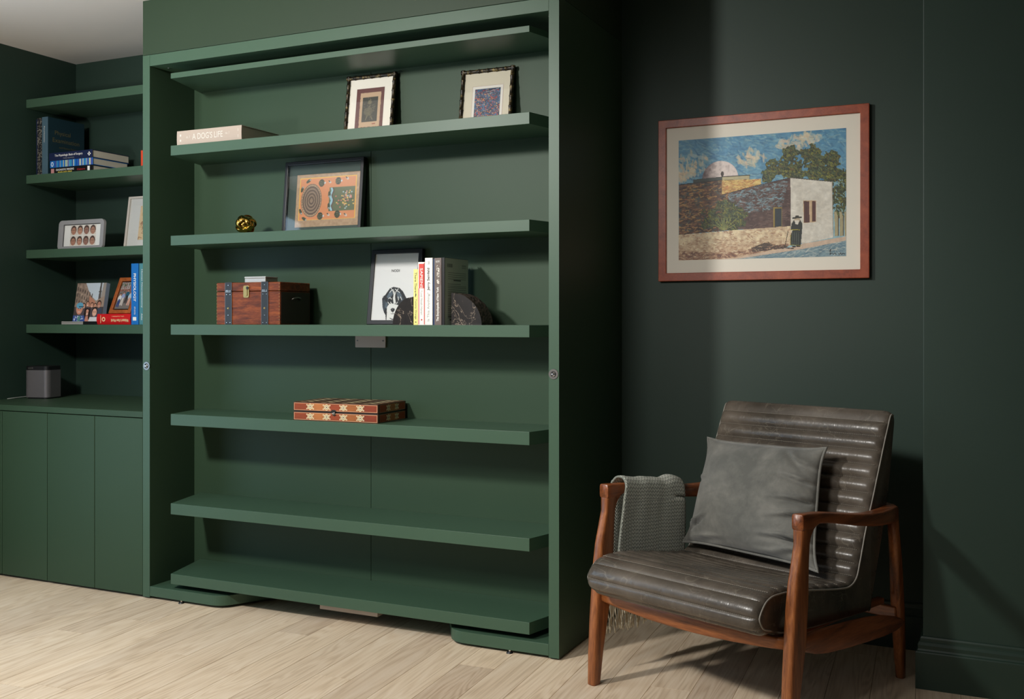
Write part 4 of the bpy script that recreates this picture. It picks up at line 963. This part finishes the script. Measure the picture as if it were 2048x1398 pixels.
    for k in range(9): a = -PI / 2 + (k - 4) * .27; c.line([P(545, 965), P(545 + 90 * math.cos(a), 965 + 90 * math.sin(a))], .004, (150, 156, 90), .8)
    # low wall, road
    lw = c.mpoly(PL([(200, 998), (600, 965), (1018, 935), (1040, 1060), (960, 1100), (600, 1170), (200, 1182)])); c.blend(lw, (178, 138, 110), (226, 208, 172), np.clip(1.3 - (c.Y - .78) * 5, 0, 1) * .8 + (n3 - .5))
    stroke(lw, [(232, 220, 190), (196, 160, 124), (150, 104, 80), (214, 190, 156)], 500, .010, .006, .2, 17, .6)
    c.poly(PL([(200, 1182), (600, 1166), (1022, 1085), (1100, 1062), (1395, 1010), (1395, 1160), (200, 1185)]), (206, 182, 160))
    rd = c.mpoly(PL([(600, 1175), (1100, 1100), (1395, 1040), (1395, 1160), (600, 1180)])); c.blend(rd, (92, 124, 138), (160, 178, 182), n2 * 1.2 - .1); stroke(rd, [(196, 200, 192), (84, 118, 136), (130, 156, 164)], 160, .03, .005, -.22, 18, .6)
    sd = c.mpoly(PL([(200, 1110), (560, 1130), (800, 1085), (1000, 1060), (1010, 1085), (560, 1165), (200, 1180)])); stroke(sd, [(120, 78, 62), (96, 64, 56), (168, 126, 100)], 240, .012, .007, 0, 19, .6)
    stroke(c.mpoly(PL([(740, 1090), (860, 1045), (900, 1070), (1000, 1075), (990, 1095), (750, 1120)])), [(60, 48, 44), (86, 70, 60)], 120, .009, .008, 0, 20, .8)
    for x in (1318, 1352, 1384): c.poly(PL([(x, 835), (x + 14, 832), (x + 26, 880), (x + 24, 1005), (x + 2, 1010)]), (170, 160, 124)); c.line(PL([(x + 28, 860), (x + 26, 1005)]), .006, (58, 44, 36))
    # walking figure
    c.poly(PL([(1040, 895), (1085, 890), (1102, 920), (1098, 975), (1090, 1075), (1020, 1075), (1020, 1000), (1035, 960), (1020, 965), (1026, 920)]), (34, 42, 38)); c.ell(*P(1064, 892), .017, .022, (196, 178, 150)); c.poly(PL([(1048, 893), (1080, 893), (1070, 925), (1052, 920)]), (222, 218, 206))
    c.line(PL([(1036, 878), (1092, 872)]), .012, (40, 38, 28)); c.poly(PL([(1048, 878), (1054, 860), (1074, 860), (1082, 876)]), (44, 42, 30)); c.line(PL([(1022, 962), (1082, 962)]), .006, (170, 160, 60)); c.line(PL([(1004, 962), (978, 1088)]), .005, (58, 44, 38)); c.line(PL([(1014, 960), (1000, 966)]), .008, (196, 160, 130))
    for x in (1034, 1048, 1062, 1076): c.line(PL([(x, 975), (x - 4, 1070)]), .003, (96, 108, 96))
    c.line(PL([(1020, 1000), (1018, 1070), (1095, 1075)]), .004, (150, 146, 60)); c.line(PL([(1035, 1082), (1050, 1082)]), .012, (30, 26, 24)); c.line(PL([(1065, 1080), (1082, 1080)]), .012, (30, 26, 24)); c.line(PL([(990, 1092), (1040, 1096)]), .008, (70, 54, 48))
    c.line(PL([(1285, 1118), (1295, 1100), (1288, 1140), (1300, 1128), (1312, 1140), (1322, 1128), (1330, 1140)]), .005, (36, 40, 44)); c.line(PL([(1345, 1132), (1352, 1140), (1360, 1128), (1368, 1140), (1376, 1130), (1390, 1138)]), .005, (36, 40, 44))
    c.a = np.clip(c.a * (0.93 + .14 * n3[..., None]), 0, 1); return c
PW, PH = 0.742, 0.594
frame('framed_painting', 'large oil painting of a domed stone building in a red-brown frame', PW, PH, 0.030, 0.022, M_cherry, (-0.757, 3.6775, 1.2455), (0, 0, 0), None, painting(), (0.0755, 0.0765, 0.590, 0.440), pic_m=M_oil, matm=M_matw, recess=0.009, glassy=False, cat='painting', artname='oil_canvas')

# ================================================================== ARMCHAIR (local frame: x along its front, y to its back)
CO = (-0.787, 2.805, 0.0); CR = (0, 0, math.radians(-22))
chair = thing('armchair', 'mid-century armchair with channelled grey leather seat and teak frame', 'armchair', CO, CR)
def V3(x, y, z): return Vector((x, y, z))
for s in (-1, 1):
    bm = bmesh.new(); X = lambda x: s * x
    secs = []
    for zz, xx, yy, a, b_ in ((0.0, .335, -.004, .0135, .0155), (.004, .335, -.004, .0145, .0165), (.10, .335, .004, .0165, .022), (.20, .335, .018, .018, .029), (.27, .335, .028, .0185, .033), (.36, .335, .037, .018, .034), (.42, .335, .043, .017, .031), (.47, .335, .051, .0155, .026), (.52, .335, .060, .015, .021), (.555, .335, .062, .0165, .0215), (.570, .335, .062, .0168, .0215)):
        secs.append(((X(xx), yy, zz), (a, 0, 0), (0, b_, 0)))
    loft(bm, secs, 20, 4.5); part('leg', bm, M_walnut, chair, smooth=True)
    # arm with its front block and the fillet into the leg
    bm = bmesh.new(); secs = []
    path = [(.335, .0405, .5795, .0165, .0205), (.335, .042, .5795, .0172, .0215), (.335, .060, .578, .0175, .0225), (.335, .080, .5765, .0175, .0225), (.335, .10, .579, .0175, .0185), (.335, .125, .5815, .0175, .0145), (.335, .17, .5765, .019, .0140), (.335, .24, .565, .020, .0150), (.335, .316, .552, .021, .0165), (.334, .395, .541, .022, .018), (.331, .46, .536, .023, .020), (.323, .53, .533, .024, .022), (.307, .590, .530, .024, .023), (.276, .632, .528, .023, .022), (.235, .655, .529, .022, .019), (.18, .668, .531, .021, .016), (.09, .676, .533, .020, .015), (0, .678, .534, .020, .015)]
    for i, (xx, yy, zz, a, b_) in enumerate(path):
        p = Vector((xx, yy, 0)); q0 = Vector(path[max(0, i - 1)][:2] + (0,)); q1 = Vector(path[min(len(path) - 1, i + 1)][:2] + (0,)); d = (q1 - q0).normalized(); nrm = Vector((d.y, -d.x, 0))
        if s < 0: nrm.x *= -1
        secs.append(((X(xx), yy, zz), nrm * a, (0, 0, b_)))
    loft(bm, secs, 24, 5.5); part('armrest', bm, M_walnut_h, chair, smooth=True)
    # fillet block between leg and arm
    bm = bmesh.new(); pts = [(.045, .53), (.045, .575), (.135, .575), (.135, .568)] + [(.135 - .055 * math.sin(a), .513 + .055 * math.cos(a)) for a in np.linspace(0.1, 1.4, 8)]
    prism(bm, pts, X(.335) - .0135, X(.335) + .0135, 'x'); part('corner_block', bm, M_walnut_h, chair, bev=0.003)
    bm = bmesh.new(); secs = []
    for zz, xx, yy, a, b_ in ((0.0, .268, .733, .012, .012), (.004, .268, .733, .013, .013), (.10, .275, .712, .0155, .018), (.20, .282, .690, .0165, .021), (.27, .286, .675, .0165, .022), (.38, .295, .648, .0155, .020), (.47, .303, .620, .0145, .0175), (.525, .306, .606, .0145, .0170)):
        secs.append(((X(xx), yy, zz), (a, 0, 0), (0, b_, 0)))
    loft(bm, secs, 20, 3.2); part('leg', bm, M_walnut, chair, smooth=True)
    bm = bmesh.new(); secs = []
    for yy, zt, zb in ((.045, .270, .246), (.09, .277, .232), (.14, .277, .216), (.20, .275, .206), (.315, .268, .196), (.418, .260, .190), (.517, .246, .186), (.58, .231, .188), (.612, .220, .195), (.622, .212, .203)):
        secs.append(((X(.324), yy, (zt + zb) / 2), (.0115, 0, 0), (0, 0, (zt - zb) / 2)))
    loft(bm, secs, 16, 3.2); part('side_rail', bm, M_walnut_h, chair, smooth=True)
    part('seat_support', bx(X(.262) - .012, X(.262) + .012, .05, .62, .250, .268), M_walnut_h, chair, bev=0.003)
bm = bmesh.new(); secs = []
for xx in np.linspace(-.325, .325, 15):
    u = xx / .325; zb = .236 + .016 * u * u; zt = .281 - .002 * u; yy = .022 - .016 * (1 - u * u)
    secs.append(((xx, yy, (zt + zb) / 2), (0, .012, 0), (0, 0, (zt - zb) / 2)))
loft(bm, secs, 16, 4.5); part('front_rail', bm, M_walnut_x, chair, smooth=True)
part('back_rail', bx(-.29, .29, .655, .675, .20, .235), M_walnut_x, chair, bev=0.003)
# leather
def leather():
    m = mat('worn grey leather', rgb(84, 78, 72), 0.34, spec=0.5); t = NT(m); v = t.coord('Object')
    n = t.noise(v, 5, 5, .6); fine = t.noise(v, 260, 3, .6)
    base = t.ramp(n, [(0.3, rgb(60, 55, 49)), (0.55, rgb(89, 81, 72)), (0.75, rgb(106, 97, 87))])
    wv = t.coord('Object', (1, 1, 1)); 
    def scratch(sc, seed, thr, dist):
        mp = t.coord('Object', sc, (0.3 * seed, 0.2, 0.5 * seed), (seed, seed * 2, 0)); q_ = t.noise(mp, 5.0, 2, .5, dist); f = t.math('ABSOLUTE', t.math('SUBTRACT', q_, 0.5)); return t.ramp(f, [(0.0, (1, 1, 1, 1)), (thr, (0, 0, 0, 1))])
    s1 = scratch((3, 1.2, 3), 1.7, 0.006, 0.5); s2 = scratch((1.1, 3, 2), 3.1, 0.006, 0.35)
    sm = t.noise(v, 7, 2); smr = t.ramp(sm, [(0.42, (0, 0, 0, 1)), (0.6, (1, 1, 1, 1))])
    sc = t.math('MULTIPLY', t.math('MAXIMUM', s1, s2), smr)
    col = t.mix(t.math('MULTIPLY', sc, 0.34), base, rgb(150, 142, 126)); t.l(col, t.b.inputs['Base Color'])
    t.l(t.math('MULTIPLY_ADD', n, 0.22, 0.17), t.b.inputs['Roughness'])
    cre = t.noise(t.coord('Object', (16, 4, 4)), 3.5, 3, .55, 1.2)
    hh = t.math('ADD', t.math('MULTIPLY', fine, 0.10), t.math('MULTIPLY', cre, 0.9)); t.bump(hh, 0.16, 0.005); return m
M_leather = leather()
M_stitch = mat('pale stitching', rgb(158, 150, 136), 0.7); M_welt = mat('pale leather welt', rgb(138, 133, 124), 0.45)
seams = [(-.020, .293), (-.062, .308), (-.083, .345), (-.056, .384), (-.020, .400), (.025, .4015), (.073, .3985), (.122, .392), (.175, .384), (.225, .376), (.275, .368), (.325, .361), (.372, .358), (.405, .372), (.421, .405), (.435, .441), (.450, .482), (.466, .520), (.484, .557), (.503, .597), (.520, .636), (.538, .676), (.556, .717), (.574, .757), (.594, .798)]
chan0, chanN = 0, len(seams) - 1
tail = [(.606, .821), (.622, .830), (.640, .822), (.649, .800), (.643, .760), (.625, .66), (.602, .56), (.565, .44), (.53, .34), (.500, .262), (.48, .252), (.30, .258), (.15, .266), (.03, .280)]
def catmull(P, n):
    out = []
    for i in range(len(P) - 1):
        p0 = Vector(P[max(i - 1, 0)]); p1 = Vector(P[i]); p2 = Vector(P[i + 1]); p3 = Vector(P[min(i + 2, len(P) - 1)])
        for k in range(n):
            t_ = k / n; out.append(0.5 * ((2 * p1) + (-p0 + p2) * t_ + (2 * p0 - 5 * p1 + 4 * p2 - p3) * t_ * t_ + (-p0 + 3 * p1 - 3 * p2 + p3) * t_ ** 3))
    return out
SUB = 8
front = catmull(seams, SUB); nf = len(front)
back = catmull([seams[-1]] + tail, 4) + [Vector(tail[-1])]
prof = front + back
def build_shell():
    N = len(prof); nr = []
    for i in range(N):
        d = (prof[(i + 1) % N] - prof[i - 1]).normalized(); nr.append(Vector((-d.y, d.x)))
    hs = []
    for i in range(N):
        if i < nf:
            k, f = divmod(i, SUB); L = (Vector(seams[k + 1]) - Vector(seams[k])).length
            h = (0.0115 if k > 4 else 0.0085) * min(1.2, L / .042); fl = 0.45 if 3 <= k <= 11 else 1.0
            hs.append(h * fl * (math.sin(PI * f / SUB) ** 0.62 if f else -0.10))
        else: hs.append(0.0)
    xs = [-.2955, -.2945, -.2915, -.286, -.277, -.262] + list(np.linspace(-.24, .24, 33)) + [.262, .277, .286, .2915, .2945, .2955]
    bm = bmesh.new(); rows = []
    rnd = random.Random(4)
    wob = [[rnd.uniform(-1, 1) for _ in range(60)] for _ in range(len(seams) + 1)]
    for x in xs:
        u = abs(x) / .2955; e = max(0, (u - .90) / .10); inset = -0.012 * (1 - math.sqrt(max(0, 1 - e * e))); fade = 1 - e ** 3
        sagx = 0.0
        row = []
        for i, p in enumerate(prof):
            k = i // SUB if i < nf else 0
            w_ = 1 + 0.04 * wob[k % len(wob)][int((x + .3) * 90) % 60] if i < nf else 1
            h = hs[i] * fade * w_ + inset
            q_ = p + nr[i] * h
            if i < nf and 5 <= k <= 12: q_.y -= 0.010 * math.cos(x / .2955 * PI / 2) * math.sin(PI * (k - 4) / 9)
            row.append(bm.verts.new((x, q_.x, q_.y)))
        rows.append(row)
    for A_, B_ in zip(rows, rows[1:]):
        for i in range(N): bm.faces.new((A_[i], A_[(i + 1) % N], B_[(i + 1) % N], B_[i]))
    def cap(row, xo):
        # triangulated end face: fan between front and back walls
        f = bm.faces.new(row)
        return f
    f1 = cap(rows[0], 0); f2 = cap(rows[-1][::-1], 0); bmesh.ops.triangulate(bm, faces=[f1, f2])
    return bm, nr
bm, nr = build_shell()
shell = part('upholstery', bm, M_leather, chair, 'channel-stitched grey leather seat and back in one piece', smooth=True)
md = shell.modifiers.new('es', 'EDGE_SPLIT'); md.split_angle = math.radians(50)
# stitching rows (short dashes) along every channel seam
bm = bmesh.new()
for k in range(1, len(seams)):
    i = k * SUB if k * SUB < nf else nf; p = prof[i]; nn = nr[i]
    x = -.283
    while x < .283:
        def pt(xx):
            zz = p.y - (0.010 * math.cos(xx / .2955 * PI / 2) * math.sin(PI * (k - 4) / 9) if 5 <= k <= 12 else 0)
            q_ = Vector((p.x, zz)) + nn * (0.0006); return Vector((xx, q_.x, q_.y))
        a, b_ = pt(x), pt(x + .0042); w_ = 0.00055
        d = Vector((0, nn.y, -nn.x)) * w_; up = Vector((0, nn.x, nn.y)) * 0.0006
        v = [bm.verts.new(a - d), bm.verts.new(b_ - d), bm.verts.new(b_ + up), bm.verts.new(b_ + d), bm.verts.new(a + d), bm.verts.new(a + up)]
        bm.faces.new((v[0], v[1], v[2], v[5])); bm.faces.new((v[5], v[2], v[3], v[4])); x += .0062
part('stitching', bm, M_stitch, shell, 'rows of pale stitches')
for s in (-1, 1):
    bm = bmesh.new(); path = []
    for i in range(0, nf + 14, 2):
        p = prof[i] + nr[i] * (-0.0105); path.append((s * .2955, p.x, p.y))
    tube(bm, path, 0.0024, 8); part('welt', bm, M_welt, shell, 'pale leather piping', smooth=True)

# cushion leaning on the chair back
def suede():
    m = mat('grey suede', rgb(98, 98, 94), 0.85, spec=0.25); t = NT(m); v = t.coord('Object')
    a = t.noise(v, 7, 6, .62, .6); b_ = t.noise(v, 40, 4, .6)
    f = t.math('ADD', t.math('MULTIPLY', a, .75), t.math('MULTIPLY', b_, .25))
    t.l(t.ramp(f, [(0.35, rgb(92, 92, 87)), (0.5, rgb(109, 108, 102)), (0.62, rgb(124, 122, 115))]), t.b.inputs['Base Color'])
    t.b.inputs['Sheen Weight'].default_value = 0.25; t.bump(t.noise(v, 300, 3), 0.15, 0.001); return m
M_suede = suede()
cush = thing('cushion', 'square grey suede cushion with piped edge leaning on the armchair back', 'cushion', CO, CR)
def cushion():
    TL, TR, BL, BR = Vector((-.262, .470, .716)), Vector((.170, .470, .722)), Vector((-.272, .352, .389)), Vector((.232, .318, .387))
    def edge(u, v):   # corners pulled out, sides drawn in
        uu = u * (1 - 0.085 * (1 - abs(v) ** 5)); vv = v * (1 - 0.065 * (1 - abs(u) ** 5)); return (uu + 1) / 2, (vv + 1) / 2
    def S2(u, v): a, b_ = edge(u, v); return (BL * (1 - a) + BR * a) * (1 - b_) + (TL * (1 - a) + TR * a) * b_
    N = 64; nrm = (BR - BL).cross(TL - BL).normalized(); nrm = -nrm if nrm.y > 0 else nrm
    rs = np.random.RandomState(5); bm = bmesh.new(); F = []; Bk = []
    wr = [(0.95, 0.35, .30, -0.25, .010), (0.98, 0.05, .34, .10, .012), (.90, -.20, .30, .30, .010), (.95, .62, .25, -.5, .008), (.80, -.62, .32, .12, .013), (.88, -.78, .30, .35, .010), (-.92, -.7, .25, .6, .010), (-.7, -.93, .3, .15, .009), (.4, -.95, .25, .1, .006), (-.95, .2, .15, .1, .004), (.65, .78, .25, -.8, .006)]
    for side in (1, -1):
        for i in range(N + 1):
            r = []
            for j in range(N + 1):
                u, v = -1 + 2 * i / N, -1 + 2 * j / N
                a = max(0.0, (1 - abs(u) ** 2.4) * (1 - abs(v) ** 2.4)); th = (0.082 if side > 0 else 0.05) * a ** 0.56
                w_ = 0
                if side > 0:
                    for cx, cy, L, ang, am in wr:
                        dx, dy = u - cx, v - cy; p = dx * math.cos(ang) + dy * math.sin(ang); q_ = -dx * math.sin(ang) + dy * math.cos(ang)
                        w_ += am * math.exp(-(p / L) ** 2) * (math.exp(-((q_ - .03) / .035) ** 2) - math.exp(-((q_ + .03) / .035) ** 2))
                th += 2.4 * w_ * min(1, a * 4)
                r.append(S2(u, v) + nrm * th * side)
            (F if side > 0 else Bk).append(r)
    g = {}
    def key(i, j, s):
        if i in (0, N) or j in (0, N): s = 0
        k = (i, j, s)
        if k not in g: g[k] = bm.verts.new((F if s >= 0 else Bk)[i][j])
        return g[k]
    for s in (1, -1):
        for i in range(N):
            for j in range(N):
                q_ = (key(i, j, s), key(i + 1, j, s), key(i + 1, j + 1, s), key(i, j + 1, s))
                try: bm.faces.new(q_ if s > 0 else q_[::-1])
                except ValueError: pass
    per = [F[i][0] for i in range(N)] + [F[N][j] for j in range(N)] + [F[i][N] for i in range(N, 0, -1)] + [F[0][j] for j in range(N, 0, -1)]
    return bm, per
bm, per = cushion()
cv = part('cover', bm, M_suede, cush, smooth=True)
bm = bmesh.new(); tube(bm, [p + Vector((0, -.002, 0)) for p in per[::2]], 0.0042, 8, closed=True); part('piping', bm, M_suede, cush, smooth=True)

# throw over the far arm
def chevron():
    m = mat('chevron wool', rgb(150, 154, 144), 0.9, spec=0.15); t = NT(m); uv = t.n('ShaderNodeUVMap'); uv.uv_map = 'UVMap'; s = t.sep(uv.outputs[0])
    col = 1 / 0.0132
    cu = t.math('FRACT', t.math('MULTIPLY', s[0], col)); tri = t.math('ABSOLUTE', t.math('SUBTRACT', cu, 0.5))
    ph = t.math('ADD', t.math('MULTIPLY', s[1], 1 / 0.0108), t.math('MULTIPLY', tri, 2.5)); ph = t.math('FRACT', ph)
    f = t.math('ABSOLUTE', t.math('SUBTRACT', ph, 0.5))
    nz = t.noise(t.coord('Object'), 420, 3); f = t.math('ADD', f, t.math('MULTIPLY', t.math('SUBTRACT', nz, 0.5), 0.16))
    c_ = t.ramp(f, [(0.15, rgb(34, 42, 40)), (0.23, rgb(214, 216, 204))]); t.l(c_, t.b.inputs['Base Color'])
    hh = t.math('MULTIPLY_ADD', t.math('COSINE', t.math('MULTIPLY', ph, 6.283)), -0.5, 0.5); t.bump(hh, 0.5, 0.002); return m
M_throw = chevron(); M_fringe = mat('cream wool yarn', rgb(196, 186, 162), 0.9, spec=0.1)
throw = thing('throw_blanket', 'grey and cream chevron wool throw draped over the armchair arm', 'blanket', CO, CR)
def drape():
    path = [(-.384, .205), (-.382, .28), (-.379, .36), (-.376, .44), (-.374, .52), (-.371, .56), (-.364, .590), (-.350, .606), (-.335, .610), (-.320, .607), (-.308, .592), (-.304, .565), (-.302, .52), (-.3005, .46), (-.300, .40), (-.300, .345)]
    path = catmull(path, 5) + [Vector(path[-1])]; L = [0]
    for a, b_ in zip(path, path[1:]): L.append(L[-1] + (b_ - a).length)
    NY = 60; bm = bmesh.new(); uvl = bm.loops.layers.uv.new('UVMap'); g = []; UV = {}
    for i, p in enumerate(path):
        s_ = L[i] / L[-1]; row = []
        inner = max(0, min(1, (s_ - .60) / .1)); outer = max(0, 1 - s_ / .5)
        y0 = .118 + .012 * math.sin(s_ * 6) - .050 * inner * min(1, (s_ - .6) / .35) - .030 * outer; y1 = .398 + .004 * math.sin(s_ * 9) - .018 * inner * (s_ - .6) * 2 - .07 * outer
        for j in range(NY + 1):
            f = j / NY; y = y0 + (y1 - y0) * f
            arm = -.0115 * max(0, (y - .13)) / .1 * (1 if .35 < s_ < .72 else .6)
            fold = .0026 * math.sin(f * 13 + 1.2 + s_ * 2) + .0014 * math.sin(f * 31 + s_ * 5)
            roll = .007 * math.exp(-((f - .04) / .06) ** 2)
            off = fold + roll
            # outward: away from the arm
            cen = Vector((-.337, .52)); d = (p - cen); d.normalize()
            bumpz = .010 * math.exp(-((f - .86) / .10) ** 2) * math.exp(-((s_ - .55) / .15) ** 2)
            keep = 1.0 if s_ < .55 else 0.45
            q_ = Vector((p.x, p.y + arm * (1 if p.y > .3 else p.y / .3))) + d * off * keep
            v = bm.verts.new((q_.x, y, q_.y + bumpz)); row.append(v); UV[v] = (y * 1.0 + (0), L[i])
        g.append(row)
    for a, b_ in zip(g, g[1:]):
        for j in range(NY):
            f = bm.faces.new((a[j], a[j + 1], b_[j + 1], b_[j]))
            for l in f.loops: l[uvl].uv = UV[l.vert]
    return bm, [v.co.copy() for v in g[0]]
bm, hem = drape()
cl = part('cloth', bm, M_throw, throw, 'woven chevron cloth', smooth=True)
md = cl.modifiers.new('sol', 'SOLIDIFY'); md.thickness = 0.006; md.offset = 1.0; md.material_offset_rim = 1; cl.data.materials.append(mat('throw selvedge', rgb(126, 130, 120), 0.9))
for k in range(34):
    rnd = random.Random(k); j = int(k / 33 * (len(hem) - 1)); p = hem[j] + Vector((0, rnd.uniform(-.002, .002), .004)); ln = rnd.uniform(.072, .098)
    bm = bmesh.new(); pts = [p + Vector((rnd.uniform(-1, 1) * .004 * t_ + .002 * math.sin(t_ * 5 + k), .004 * math.sin(t_ * 4 + k * 1.3) * t_, -ln * t_)) for t_ in np.linspace(0, 1, 8)]
    tube(bm, pts, 0.0026, 7, taper=[1, 1.1, .9, 1.05, .9, 1.0, .85, .5]); part('tassel', bm, M_fringe, throw, smooth=True)
